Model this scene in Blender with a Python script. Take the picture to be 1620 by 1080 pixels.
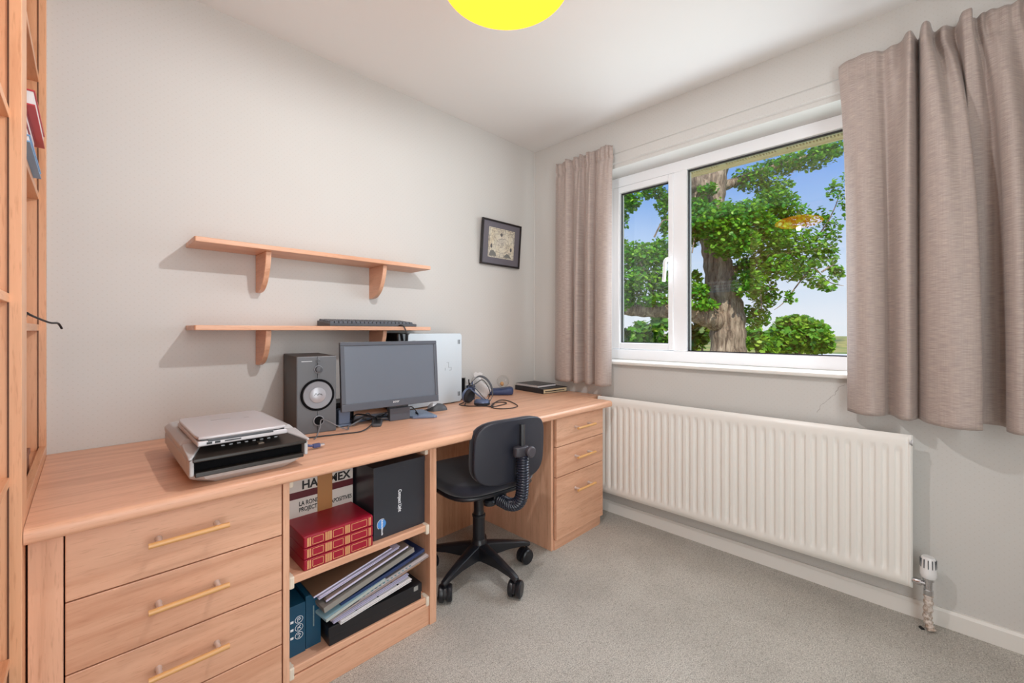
import bpy, bmesh, math, random
from mathutils import Matrix, Vector, Euler
import numpy as np

SC = bpy.context.scene
for _o in list(bpy.data.objects):
    bpy.data.objects.remove(_o)
COL = SC.collection
PI = math.pi
rad = math.radians

# ---------------------------------------------------------------- camera
CAM = Vector((-2.3209, -2.0677, 1.1319))
YAW = rad(44.74)
FPX = 668.0
cam = bpy.data.cameras.new('camera')
cam.sensor_fit = 'HORIZONTAL'
cam.sensor_width = 36.0
cam.lens = 36.0 * FPX / 1620.0
cam.shift_y = -(540 - 523) / 1620.0
cam.clip_start = 0.01
cam.clip_end = 500
camo = bpy.data.objects.new('camera', cam)
COL.objects.link(camo)
camo.location = CAM
camo.rotation_euler = (PI / 2, 0, YAW - PI / 2)
SC.camera = camo

# ---------------------------------------------------------------- world, sun, daylight, exposure
SC.view_settings.view_transform = 'Standard'
SC.view_settings.look = 'None'
SC.view_settings.gamma = 1.0
SC.view_settings.use_curve_mapping = False
SC.view_settings.exposure = 0.0
SC.cycles.use_denoising = True
SC.cycles.max_bounces = 10
SC.cycles.diffuse_bounces = 6
SC.cycles.transparent_max_bounces = 24
SC.cycles.sample_clamp_indirect = 6.0
SC.cycles.caustics_reflective = False
SC.cycles.caustics_refractive = False

w = bpy.data.worlds.new('sky')
SC.world = w
w.use_nodes = True
nt = w.node_tree
nt.nodes.clear()
tc = nt.nodes.new('ShaderNodeTexCoord')
sx = nt.nodes.new('ShaderNodeSeparateXYZ')
rp = nt.nodes.new('ShaderNodeValToRGB')
bg = nt.nodes.new('ShaderNodeBackground')
ow = nt.nodes.new('ShaderNodeOutputWorld')
nt.links.new(tc.outputs['Generated'], sx.inputs[0])
nt.links.new(sx.outputs['Z'], rp.inputs[0])
nt.links.new(rp.outputs[0], bg.inputs[0])
nt.links.new(bg.outputs[0], ow.inputs[0])
cr = rp.color_ramp
cr.elements[0].position = 0.0
cr.elements[0].color = (0.86, 0.92, 0.98, 1)
cr.elements[1].position = 0.55
cr.elements[1].color = (0.13, 0.30, 0.72, 1)
e = cr.elements.new(0.14); e.color = (0.62, 0.78, 0.98, 1)
e = cr.elements.new(0.30); e.color = (0.21, 0.43, 0.88, 1)
bg.inputs[1].default_value = 1.0

sun = bpy.data.lights.new('sun', 'SUN')
sun.energy = 5.0
sun.angle = rad(0.6)
sun.color = (1.0, 0.93, 0.80)
suno = bpy.data.objects.new('sun', sun)
COL.objects.link(suno)
suno.rotation_euler = Vector((0.62, 0.38, -0.78)).to_track_quat('-Z', 'Y').to_euler()

day = bpy.data.lights.new('daylight', 'AREA')  # area lamp added inside the glass to strengthen the window's daylight
day.shape = 'RECTANGLE'
day.size = 1.75
day.size_y = 0.92
day.energy = 22.0
day.color = (0.84, 0.92, 1.0)
dayo = bpy.data.objects.new('daylight', day)
COL.objects.link(dayo)
dayo.location = (0.150, -1.44, 1.46)
dayo.rotation_euler = Vector((-1, 0, -0.02)).to_track_quat('-Z', 'Y').to_euler()

hall = bpy.data.lights.new('fill_light', 'AREA')       # soft fill lamp added behind the camera
hall.shape = 'RECTANGLE'
hall.size = 1.5
hall.size_y = 2.0
hall.energy = 42.0
hall.color = (.91, .97, 1.0)
fillo = bpy.data.objects.new('fill_light', hall)
COL.objects.link(fillo)
fillo.location = (-1.75, -2.97, 1.15)
fillo.rotation_euler = Vector((0.15, 1, 0)).to_track_quat('-Z', 'Y').to_euler()

# ---------------------------------------------------------------- helpers
FR = {}


class M:
    """collects shapes; obj() links them as ONE mesh object"""

    def __init__(s):
        s.v = []; s.f = []

    def add(s, vs, fs):
        o = len(s.v)
        s.v += [tuple(p) for p in vs]
        s.f += [tuple(i + o for i in q) for q in fs]
        return s

    def box(s, x0, x1, y0, y1, z0, z1, m=None):
        vs = [(x0, y0, z0), (x1, y0, z0), (x1, y1, z0), (x0, y1, z0), (x0, y0, z1), (x1, y0, z1), (x1, y1, z1), (x0, y1, z1)]
        if m: vs = [m @ Vector(p) for p in vs]
        return s.add(vs, [(0, 3, 2, 1), (4, 5, 6, 7), (0, 1, 5, 4), (1, 2, 6, 5), (2, 3, 7, 6), (3, 0, 4, 7)])

    def hexa(s, vs):
        return s.add(vs, [(0, 3, 2, 1), (4, 5, 6, 7), (0, 1, 5, 4), (1, 2, 6, 5), (2, 3, 7, 6), (3, 0, 4, 7)])

    def tube(s, pts, r, n=10, cap=True, ell=None):
        pts = [Vector(p) for p in pts]
        rs = r if isinstance(r, (list, tuple)) else [r] * len(pts)
        rings = []
        up = None
        for i, p in enumerate(pts):
            a = pts[max(0, i - 1)]; b = pts[min(len(pts) - 1, i + 1)]
            d = (b - a).normalized()
            if up is None:
                up = Vector((0, 0, 1)) if abs(d.z) < .9 else Vector((1, 0, 0))
            side = d.cross(up)
            if side.length < 1e-6: side = d.orthogonal()
            side.normalize(); up = side.cross(d).normalized()
            rings.append([p + rs[i] * (math.cos(2 * PI * k / n) * side + math.sin(2 * PI * k / n) * up) for k in range(n)])
        vs = [q for g in rings for q in g]
        fs = [(i * n + k, i * n + (k + 1) % n, (i + 1) * n + (k + 1) % n, (i + 1) * n + k) for i in range(len(pts) - 1) for k in range(n)]
        if cap:
            fs += [tuple(range(n - 1, -1, -1)), tuple((len(pts) - 1) * n + k for k in range(n))]
        return s.add(vs, fs)

    def lathe(s, prof, c=(0, 0, 0), axis='z', n=32, m=None):
        c = Vector(c)
        vs = []
        for r, h in prof:
            for k in range(n):
                a = 2 * PI * k / n
                p = Vector((r * math.cos(a), r * math.sin(a), h))
                if axis == 'y': p = Vector((p.x, p.z, -p.y))
                if axis == 'x': p = Vector((p.z, p.y, -p.x))
                if m: p = m @ p
                vs.append(p + c)
        L = len(prof)
        fs = [(i * n + k, i * n + (k + 1) % n, (i + 1) * n + (k + 1) % n, (i + 1) * n + k) for i in range(L - 1) for k in range(n)]
        if prof[0][0] > 1e-5: fs.append(tuple(range(n - 1, -1, -1)))
        if prof[-1][0] > 1e-5: fs.append(tuple((L - 1) * n + k for k in range(n)))
        return s.add(vs, fs)

    def prism(s, poly, a0, a1, plane='xy'):
        def P(u, v, a):
            return {'xy': (u, v, a), 'xz': (u, a, v), 'yz': (a, u, v)}[plane]
        n = len(poly)
        vs = [P(u, v, a0) for u, v in poly] + [P(u, v, a1) for u, v in poly]
        return s.add(vs, [tuple(range(n - 1, -1, -1)), tuple(range(n, 2 * n))] + [(i, (i + 1) % n, n + (i + 1) % n, n + i) for i in range(n)])

    def ball(s, c, r, nu=24, nv=14, fn=None):
        rx, ry, rz = r if isinstance(r, (tuple, list)) else (r, r, r)
        vs = []
        for j in range(1, nv):
            t = PI * j / nv
            for k in range(nu):
                a = 2 * PI * k / nu
                vs.append((c[0] + rx * math.sin(t) * math.cos(a), c[1] + ry * math.sin(t) * math.sin(a), c[2] + rz * math.cos(t)))
        vs += [(c[0], c[1], c[2] + rz), (c[0], c[1], c[2] - rz)]
        T = len(vs) - 2
        fs = [(j * nu + k, (j + 1) * nu + k, (j + 1) * nu + (k + 1) % nu, j * nu + (k + 1) % nu) for j in range(nv - 2) for k in range(nu)]
        fs += [(T, k, (k + 1) % nu) for k in range(nu)]
        fs += [(T + 1, (nv - 2) * nu + (k + 1) % nu, (nv - 2) * nu + k) for k in range(nu)]
        if fn: vs = [fn(*p) for p in vs]
        return s.add(vs, fs)

    def grid(s, P, nu, nv):
        vs = [P(i / nu, j / nv) for j in range(nv + 1) for i in range(nu + 1)]
        return s.add(vs, [(j * (nu + 1) + i, j * (nu + 1) + i + 1, (j + 1) * (nu + 1) + i + 1, (j + 1) * (nu + 1) + i) for j in range(nv) for i in range(nu)])

    def pillow(s, c, hw, hd, z0, z1, rnd=.3, e=.012, n=48, dome=.0, m=None):
        """slab with a superellipse outline and softened rims"""
        def ring(k, inset, z):
            out = []
            for i in range(n):
                a = 2 * PI * i / n
                ca, sa = math.cos(a), math.sin(a)
                p = 2 / max(rnd, .05)
                q = (abs(ca) ** p + abs(sa) ** p) ** (-1 / p)
                out.append(Vector(((hw - inset) * q * ca, (hd - inset) * q * sa, z)))
            return out
        rings = []
        for a in (0, 30, 60, 90):
            rings.append(ring(0, e * (1 - math.sin(rad(a))), z0 + e * (1 - math.cos(rad(a)))))
        for a in (90, 60, 30, 0):
            rings.append(ring(0, e * (1 - math.sin(rad(a))), z1 - e * (1 - math.cos(rad(a)))))
        if dome:
            rings.append(ring(0, min(hw, hd) * .35, z1 + dome * .8)); rings.append(ring(0, min(hw, hd) * .75, z1 + dome))
        vs = [p for g in rings for p in g]
        if m: vs = [m @ p for p in vs]
        vs = [p + Vector(c) for p in vs]
        L = len(rings)
        fs = [(i * n + k, i * n + (k + 1) % n, (i + 1) * n + (k + 1) % n, (i + 1) * n + k) for i in range(L - 1) for k in range(n)]
        fs += [tuple(range(n - 1, -1, -1)), tuple((L - 1) * n + k for k in range(n))]
        return s.add(vs, fs)

    def obj(s, name, mat, parent=None, local=False, smooth=False, bevel=0, seg=2, sharp=38):
        me = bpy.data.meshes.new(name)
        vs = s.v
        if parent is not None and not local:
            inv = FR[parent.name].inverted()
            vs = [tuple(inv @ Vector(p)) for p in vs]
        me.from_pydata(vs, [], s.f)
        me.validate()
        bm = bmesh.new(); bm.from_mesh(me)
        bmesh.ops.recalc_face_normals(bm, faces=bm.faces)
        bm.to_mesh(me); bm.free()
        me.materials.append(mat)
        if smooth:
            me.polygons.foreach_set('use_smooth', [True] * len(me.polygons))
            me.set_sharp_from_angle(angle=rad(sharp))
        o = bpy.data.objects.new(name, me)
        COL.objects.link(o)
        if parent is not None: o.parent = parent
        FR[o.name] = FR[parent.name].copy() if parent is not None else Matrix()
        if bevel:
            b = o.modifiers.new('bevel', 'BEVEL')
            b.width = bevel; b.segments = seg; b.limit_method = 'ANGLE'; b.angle_limit = rad(40)
        return o


def tag(o, label, cat, group=None, kind=None):
    if label: o['label'] = label
    if cat: o['category'] = cat
    if group: o['group'] = group
    if kind: o['kind'] = kind
    return o


def thing(name, label, cat, loc=(0, 0, 0), rotz=0.0, group=None, rot=None):
    o = bpy.data.objects.new(name, None)
    COL.objects.link(o)
    o.empty_display_size = .05
    e = Euler(rot if rot else (0, 0, rotz))
    o.location = loc; o.rotation_euler = e
    FR[o.name] = Matrix.Translation(Vector(loc)) @ e.to_matrix().to_4x4()
    return tag(o, label, cat, group)


def lab(o, label):
    o['label'] = label
    return o


def struct(o):
    o['kind'] = 'structure'
    return o


def spline(pts, k=8):
    pts = [Vector(p) for p in pts]
    P = [pts[0]] + pts + [pts[-1]]
    out = []
    for i in range(1, len(P) - 2):
        for j in range(k):
            t = j / k
            a, b, c, d = P[i - 1], P[i], P[i + 1], P[i + 2]
            out.append(.5 * ((2 * b) + (c - a) * t + (2 * a - 5 * b + 4 * c - d) * t * t + (3 * b - a - 3 * c + d) * t ** 3))
    out.append(pts[-1])
    return out


def text_obj(name, txt, size, mat, mtx, parent, depth=.0006, bold=0.0, align='LEFT', width=None):
    """lettering: flat font shape in the local xy plane, carried by mtx (world)"""
    cu = bpy.data.curves.new('t', 'FONT')
    cu.body = txt; cu.size = size; cu.extrude = depth; cu.align_x = align; cu.offset = bold
    t = bpy.data.objects.new('t', cu)
    COL.objects.link(t)
    dg = bpy.context.evaluated_depsgraph_get()
    me0 = t.evaluated_get(dg).to_mesh()
    vs = [v.co.copy() for v in me0.vertices]
    fs = [tuple(p.vertices) for p in me0.polygons]
    t.evaluated_get(dg).to_mesh_clear()
    bpy.data.objects.remove(t); bpy.data.curves.remove(cu)
    if width:
        x0 = min(v.x for v in vs); x1 = max(v.x for v in vs)
        for v in vs: v.x = (v.x - x0) * width / (x1 - x0)
    m = M(); m.add([mtx @ v for v in vs], fs)
    return m.obj(name, mat, parent)


def frame_mtx(o, ux, uy):
    ux = Vector(ux).normalized(); uy = Vector(uy).normalized(); n = ux.cross(uy)
    m = Matrix((ux, uy, n)).transposed().to_4x4()
    m.translation = Vector(o)
    return m


# ---------------------------------------------------------------- materials
def mat(name, col, rough=.5, metal=0.0, spec=.5, **kw):
    m = bpy.data.materials.new(name)
    m.use_nodes = True
    b = m.node_tree.nodes['Principled BSDF']
    b.inputs['Base Color'].default_value = (*col, 1)
    b.inputs['Roughness'].default_value = rough
    b.inputs['Metallic'].default_value = metal
    b.inputs['Specular IOR Level'].default_value = spec
    for k, v in kw.items(): b.inputs[k].default_value = v
    return m


def srgb(r, g, b):
    f = lambda c: (c / 255 / 12.92) if c <= 10 else ((c / 255 + .055) / 1.055) ** 2.4
    return (f(r), f(g), f(b))


class N:
    """tiny node writer"""
    def __init__(s, m):
        s.t = m.node_tree; s.b = s.t.nodes.get('Principled BSDF')

    def n(s, typ, **kw):
        x = s.t.nodes.new('ShaderNode' + typ)
        for k, v in kw.items(): setattr(x, k, v)
        return x

    def l(s, a, b): s.t.links.new(a, b)

    def coord(s, scale=(1, 1, 1), out='Object', rot=(0, 0, 0), loc=(0, 0, 0)):
        c = s.n('TexCoord'); mp = s.n('Mapping')
        mp.inputs['Scale'].default_value = scale
        mp.inputs['Rotation'].default_value = rot
        mp.inputs['Location'].default_value = loc
        s.l(c.outputs[out], mp.inputs[0])
        return mp.outputs[0]

    def noise(s, vec, scale, detail=4, rough=.55, dist=0):
        x = s.n('TexNoise')
        x.inputs['Scale'].default_value = scale; x.inputs['Detail'].default_value = detail
        x.inputs['Roughness'].default_value = rough; x.inputs['Distortion'].default_value = dist
        s.l(vec, x.inputs['Vector'])
        return x.outputs['Fac']

    def ramp(s, fac, stops):
        x = s.n('ValToRGB'); r = x.color_ramp
        while len(r.elements) < len(stops): r.elements.new(.5)
        for e, (p, c) in zip(r.elements, stops):
            e.position = p; e.color = (*c, 1)
        s.l(fac, x.inputs[0])
        return x.outputs[0]

    def math(s, op, a, b=None, c=None):
        x = s.n('Math', operation=op)
        for i, v in enumerate((a, b, c)):
            if v is None: continue
            if hasattr(v, 'links') or hasattr(v, 'is_linked'): s.l(v, x.inputs[i])
            else: x.inputs[i].default_value = v
        return x.outputs[0]

    def mix(s, fac, a, b, mode='MIX'):
        x = s.n('Mix', data_type='RGBA', blend_type=mode)
        for sock, v in ((x.inputs[0], fac), (x.inputs[6], a), (x.inputs[7], b)):
            if hasattr(v, 'is_linked'): s.l(v, sock)
            else: sock.default_value = v if not isinstance(v, tuple) else (*v, 1)
        return x.outputs[2]

    def bump(s, h, strength=.1, dist=.002):
        x = s.n('Bump'); x.inputs['Strength'].default_value = strength; x.inputs['Distance'].default_value = dist
        s.l(h, x.inputs['Height']); s.l(x.outputs[0], s.b.inputs['Normal'])


def wood(name, axis, base=(226, 177, 146), dark=(203, 149, 118), rough=.36, seed=0.0):
    m = mat(name, (1, 1, 1), rough)
    q = N(m)
    sc = [26, 26, 26]; sc['xyz'.index(axis)] = 1.6
    v = q.coord(tuple(sc), loc=(seed, seed * 1.7, seed * .6))
    f1 = q.noise(v, 1.0, 5, .6, .6)
    sc2 = [7, 7, 7]; sc2['xyz'.index(axis)] = .7
    v2 = q.coord(tuple(sc2), loc=(seed * 2, seed, seed))
    f2 = q.noise(v2, 1.0, 3, .5, 1.2)
    sc3 = [270, 270, 270]; sc3['xyz'.index(axis)] = 24
    v3 = q.coord(tuple(sc3))
    f3 = q.noise(v3, 1.0, 2, .5)
    c = q.ramp(f1, [(.30, srgb(*dark)), (.52, srgb(*base)), (.75, srgb(min(255, base[0] + 10), base[1] + 10, base[2] + 10))])
    c = q.mix(q.math('MULTIPLY', q.ramp(f2, [(.35, (1, 1, 1)), (.65, (0, 0, 0))]), .30), c, srgb(*dark))
    c = q.mix(q.math('MULTIPLY', q.ramp(f3, [(.30, (1, 1, 1)), (.44, (0, 0, 0))]), .32), c, srgb(dark[0] - 25, dark[1] - 25, dark[2] - 25))
    q.l(c, q.b.inputs['Base Color'])
    q.bump(f3, .06, .0006)
    return m


WX = wood('beech_x', 'x'); WY = wood('beech_y', 'y', seed=3.1); WZ = wood('beech_z', 'z', seed=5.3)
BKZ = wood('bookcase_beech_z', 'z', (225, 171, 131), (202, 143, 104), seed=6.3)
BKY = wood('bookcase_beech_y', 'y', (225, 171, 131), (202, 143, 104), seed=7.7)
WBACK = wood('beech_panel', 'z', (206, 156, 122), (182, 128, 94), seed=8.0)
WHANDLE = mat('varnished_bar', srgb(216, 164, 104), .3)
METAL = mat('brushed_steel', (.80, .80, .82), .35, .8)
CHROME = mat('chrome', (.6, .6, .62), .18, 1.0)
BLACKP = mat('black_plastic', (.012, .013, .016), .42)
CHAIRP = mat('black_chair_plastic', (.011, .012, .016), .34)
GLOSSB = mat('gloss_black', (.008, .008, .009), .12)
WHITEP = mat('white_plastic', (.78, .78, .78), .3)
UPVC = mat('white_upvc', (.86, .87, .89), .28)
GLOSSW = mat('white_gloss_paint', (.78, .76, .72), .3)
RADM = mat('radiator_enamel', (.82, .80, .755), .32)
SILVER = mat('silver_plastic', (.52, .53, .55), .35, .25)
GREYD = mat('dark_grey_plastic', (.075, .08, .09), .45)
SPKM = mat('speaker_grey', (.105, .11, .12), .4)
SPKSIDE = mat('speaker_side', (.055, .05, .048), .55)
NAVY = mat('navy_plastic', (.02, .04, .10), .4)
RED = mat('red_leatherette', srgb(156, 8, 42), .4)
GOLD = mat('gold_tooling', srgb(232, 190, 128), .45, .1)
TEAL = mat('teal_card', srgb(14, 70, 98), .35)
DARKCARD = mat('black_card', (.012, .012, .015), .35)
BLUECARD = mat('black_blue_card', (.030, .033, .043), .3)
PRINTW = mat('white_print', (.78, .8, .84), .5)
PAPER = mat('white_paper', (.76, .74, .74), .6)
CREAM = mat('cream_paper', srgb(222, 205, 170), .6)
KRAFT = mat('kraft', srgb(176, 124, 74), .5)
MAROON = mat('maroon_print', srgb(88, 20, 30), .45)
BLACKINK = mat('black_ink', (.012, .01, .01), .5)
CABLE = mat('black_cable', (.015, .015, .018), .4)
BLUECABLE = mat('blue_cable', (.06, .08, .20), .4)
GREYCABLE = mat('grey_cable', (.16, .16, .17), .4)


def glass(name, ior=1.5, tint=(1, 1, 1), gain=1.0):
    m = bpy.data.materials.new(name); m.use_nodes = True
    t = m.node_tree; t.nodes.clear()
    fr = t.nodes.new('ShaderNodeFresnel'); fr.inputs[0].default_value = ior
    tr = t.nodes.new('ShaderNodeBsdfTransparent'); tr.inputs[0].default_value = (*tint, 1)
    gl = t.nodes.new('ShaderNodeBsdfGlossy'); gl.inputs['Roughness'].default_value = 0.0
    mx = t.nodes.new('ShaderNodeMixShader'); o = t.nodes.new('ShaderNodeOutputMaterial')
    ge = t.nodes.new('ShaderNodeNewGeometry')                # reflect off the outer faces only (a thin pane has no total reflection)
    iv = t.nodes.new('ShaderNodeMath'); iv.operation = 'SUBTRACT'; iv.inputs[0].default_value = 1.0
    ml = t.nodes.new('ShaderNodeMath'); ml.operation = 'MULTIPLY'
    gn = t.nodes.new('ShaderNodeMath'); gn.operation = 'MULTIPLY'; gn.inputs[1].default_value = gain; gn.use_clamp = True
    t.links.new(ge.outputs['Backfacing'], iv.inputs[1]); t.links.new(fr.outputs[0], ml.inputs[0]); t.links.new(iv.outputs[0], ml.inputs[1])
    t.links.new(ml.outputs[0], gn.inputs[0])
    t.links.new(gn.outputs[0], mx.inputs[0]); t.links.new(tr.outputs[0], mx.inputs[1]); t.links.new(gl.outputs[0], mx.inputs[2])
    t.links.new(mx.outputs[0], o.inputs[0])
    return m


GLASS = glass('window_glass', 1.5, (1, 1, 1), 2.2)
CLEAR = glass('clear_glass', 1.5, (.96, .97, .97))
_t = CLEAR.node_tree
_lw = _t.nodes.new('ShaderNodeLayerWeight'); _lw.inputs[0].default_value = .25
_ml = _t.nodes.new('ShaderNodeMath'); _ml.operation = 'MULTIPLY'; _ml.inputs[1].default_value = .45
_t.links.new(_lw.outputs['Facing'], _ml.inputs[0])
_t.links.new(_ml.outputs[0], [x for x in _t.nodes if x.type == 'MIX_SHADER'][0].inputs[0])


def wallpaper(name, plane, crack=None):
    m = mat(name, srgb(224, 221, 216), .62, spec=.3)
    q = N(m)
    c = q.n('TexCoord'); s = q.n('SeparateXYZ'); q.l(c.outputs['Object'], s.inputs[0])
    u = s.outputs['X' if plane == 'xz' else 'Y']; v = s.outputs['Z']
    P = .024
    def lattice(off):
        a = q.math('SUBTRACT', q.math('FRACT', q.math('ADD', q.math('DIVIDE', u, P), off)), .5)
        b = q.math('SUBTRACT', q.math('FRACT', q.math('ADD', q.math('DIVIDE', v, P), off)), .5)
        d = q.math('SQRT', q.math('ADD', q.math('MULTIPLY', a, a), q.math('MULTIPLY', b, b)))
        return q.math('LESS_THAN', d, .085)
    dots = q.math('MAXIMUM', lattice(0.0), lattice(.5))
    big = q.noise(q.coord((1, 1, 1)), 1.2, 2)
    base = q.mix(big, srgb(208, 206, 203), srgb(203, 201, 196))
    col = q.mix(q.math('MULTIPLY', dots, .16), base, srgb(168, 160, 142))
    if crack:
        (u0, v0), (u1, v1) = crack
        n1 = q.math('MULTIPLY', q.math('SUBTRACT', q.noise(q.coord((1, 1, 1)), 28, 3), .5), .045)
        L = math.hypot(u1 - u0, v1 - v0); du, dv = (u1 - u0) / L, (v1 - v0) / L
        a = q.math('SUBTRACT', u, u0); b = q.math('SUBTRACT', v, v0)
        al = q.math('ADD', q.math('MULTIPLY', a, du), q.math('MULTIPLY', b, dv))
        pr = q.math('ABSOLUTE', q.math('ADD', q.math('SUBTRACT', q.math('MULTIPLY', a, dv), q.math('MULTIPLY', b, du)), n1))
        inside = q.math('MULTIPLY', q.math('GREATER_THAN', al, 0.0), q.math('LESS_THAN', al, L))
        col = q.mix(q.math('MULTIPLY', q.math('MULTIPLY', q.math('LESS_THAN', pr, .0014), inside), .45), col, srgb(120, 108, 100))
    q.l(col, q.b.inputs['Base Color'])
    q.bump(q.math('ADD', q.math('MULTIPLY', dots, -1.0), q.math('MULTIPLY', q.noise(q.coord((1, 1, 1)), 220, 2), .4)), .12, .0006)
    return m

# ================================================================ the room
CEIL = 2.44
XB = -2.74      # wall behind the bookcase
YB = -3.00      # wall behind the camera
WPL = wallpaper('wallpaper_left', 'xz')
WPR = wallpaper('wallpaper_right', 'yz', ((-1.70, .765), (-1.80, .90)))
CEILM = mat('ceiling_paint', srgb(232, 231, 229), .7, spec=.2)
_q = N(CEILM)
_q.bump(_q.noise(_q.coord((1, 1, 1)), 90, 3), .05, .001)

CARPET = mat('carpet', srgb(140, 134, 118), .95, spec=.1)
_q = N(CARPET)
_a = _q.noise(_q.coord((1, 1, 1)), 240, 3, .7)
_b = _q.noise(_q.coord((1, 1, 1)), 3.2, 4, .6)
_c = _q.noise(_q.coord((1, 1, 1)), 70, 3, .6)
_col = _q.ramp(_a, [(.30, srgb(136, 133, 126)), (.50, srgb(197, 193, 185)), (.70, srgb(236, 231, 222))])
_col = _q.mix(_q.math('MULTIPLY', _q.ramp(_b, [(.40, (0, 0, 0)), (.66, (1, 1, 1))]), .28), _col, srgb(136, 131, 122))
_col = _q.mix(_q.math('MULTIPLY', _q.ramp(_c, [(.35, (1, 1, 1)), (.5, (0, 0, 0))]), .25), _col, srgb(118, 113, 105))
_q.l(_col, _q.b.inputs['Base Color'])
_q.bump(_q.math('ADD', _a, _q.math('MULTIPLY', _c, .8)), .7, .006)

struct(M().box(XB - .15, .30, YB - .15, .15, -.10, 0).obj('floor', CARPET))
struct(M().box(XB - .15, .30, YB - .15, .15, CEIL, CEIL + .12).obj('ceiling', CEILM))
struct(M().box(XB - .15, .30, 0, .15, 0, CEIL).obj('wall_left', WPL))
struct(M().box(XB - .15, XB, YB, 0, 0, CEIL).obj('wall_back', WPL))
struct(M().box(XB - .15, .30, YB - .15, YB, 0, CEIL).obj('wall_front', WPL))
WY0, WY1, WZ0, WZ1 = -.50, -2.36, .93, 2.142       # window opening
wr = M()
wr.box(0, .30, WY0, 0, 0, CEIL)
wr.box(0, .30, YB, WY1, 0, CEIL)
wr.box(0, .30, WY1, WY0, 0, WZ0)
wr.box(0, .30, WY1, WY0, WZ1, CEIL)
struct(wr.obj('wall_right', WPR))
# wallpapered curtain batten over the reveal, corner bead of the paper
struct(M().prism([(0, 2.165), (-.012, 2.172), (-.014, 2.222), (0, 2.236)], -2.60, -.30, 'xz').obj('trim_1', WPR, smooth=False))
struct(M().tube([(-.002, -.002, .70), (-.002, -.002, CEIL)], .0045, 8).obj('trim_2', WPR, smooth=True))
struct(M().prism([(0, .0), (-.016, .0), (-.016, .058), (-.010, .068), (0, .068)], YB, -.02, 'xz').obj('baseboard_right', GLOSSW))
struct(M().box(-1.34, -.66, -.016, 0, 0, .065).obj('baseboard_left', GLOSSW))
# window board
sill = M().box(-.036, .165, WY1, WY0, .925, .9445)
o = struct(sill.obj('trim_3', GLOSSW, bevel=.007, seg=4))

# ---- window: frame, mullion, sash, panes
FX = .16
win = thing('window_1', None, None, (FX, -1.43, WZ0))
win['kind'] = 'structure'
fm = M()
fz0, fz1 = .9445, WZ1
fm.box(FX, FX + .07, WY1, WY0, fz0, 1.011)              # bottom rail
fm.box(FX, FX + .07, WY1, WY0, 2.078, fz1)              # head
fm.box(FX, FX + .07, WY0 - .07, WY0, 1.011, 2.078)
fm.box(FX, FX + .07, WY1, WY1 + .07, 1.011, 2.078)
fm.obj('frame', UPVC, win, bevel=.004)
M().box(FX, FX + .07, -1.053, -.972, 1.011, 2.078).obj('mullion', UPVC, win, bevel=.004)
s_ = M()
SX = FX - .008
for a in ((WY0 - .068, WY0 - .115, 1.014, 2.075), (-.943, -.974, 1.014, 2.075)):
    s_.box(SX, SX + .06, a[1], a[0], a[2], a[3])
s_.box(SX, SX + .06, -.943, WY0 - .115, 1.014, 1.054)
s_.box(SX, SX + .06, -.943, WY0 - .115, 2.036, 2.075)
sash = s_.obj('sash', UPVC, win, bevel=.004)
g = M()
GK = mat('dark_gasket', (.015, .016, .02), .5)
def gasket(y0, y1, z0, z1, x, t=.008):
    return M().box(x, x + .01, y0, y1, z0, z0 + t * .6).box(x, x + .01, y0, y1, z1 - t, z1).box(x, x + .01, y0, y0 + t * .6, z0, z1).box(x, x + .01, y1 - t * .6, y1, z0, z1)
gasket(-.943, WY0 - .115, 1.054, 2.036, SX + .022).obj('gasket', GK, sash)
M().box(SX + .030, SX + .034, -.943, WY0 - .115, 1.054, 2.036).obj('pane', GLASS, sash)
gasket(WY1 + .07, -1.053, 1.011, 2.078, FX + .020).obj('gasket', GK, win)
M().box(FX + .030, FX + .034, WY1 + .07, -1.053, 1.011, 2.078).obj('pane', GLASS, win)
hd = M()
hd.box(SX - .012, SX, -.965, -.945, 1.50, 1.575)
hd.tube(spline([(SX - .012, -.956, 1.553), (SX - .045, -.955, 1.556), (SX - .058, -.950, 1.535), (SX - .052, -.945, 1.48), (SX - .055, -.942, 1.425)], 6), [.011] * 6 + [.010] * 19, 10)
hd.obj('handle', WHITEP, sash, smooth=True)

# ---- eaves outside, with the vent slots in the soffit
SOFF = mat('soffit_cream', srgb(246, 234, 196), .5)
sf = M()
sf.box(.30, .66, -4.5, 2.5, 2.245, 2.262)
sf.box(.71, .756, -4.5, 2.5, 2.245, 2.262)
yy = -4.5
while yy < 2.5:                                         # bars between the slots
    for k in range(18):
        y0 = yy + k * .0165
        sf.box(.66, .71, y0, y0 + .0075, 2.245, 2.262)
    sf.box(.66, .71, yy + 18 * .0165, yy + .345, 2.245, 2.262)
    yy += .345
sf.box(.742, .756, -4.5, 2.5, 2.235, 2.42)
sf.box(.30, .76, -4.5, 2.5, 2.42, 2.52)
struct(sf.obj('eaves_soffit', SOFF))

# ================================================================ worktop and desk units
TOPZ, UND = .724, .690
yz = [(-.003, UND), (-.003, TOPZ), (-.738, TOPZ)]
for k in range(1, 7):                                     # post-formed front edge
    a = PI / 2 * k / 6
    yz.append((-.738 - .014 * math.sin(a), TOPZ - .014 + .014 * math.cos(a)))
for k in range(0, 5):
    a = PI / 2 * k / 4
    yz.append((-.742 - .010 * math.cos(a), UND + .010 - .010 * math.sin(a)))
tm = M().prism(yz, -2.4112, -.165, 'yz')
tm.box(-.165, -.012, -.580, -.003, UND, TOPZ)
top = tm.obj('worktop', WX, smooth=True, sharp=30)
tag(top, 'long beech worktop running along the left wall to the radiator', 'worktop')

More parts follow.
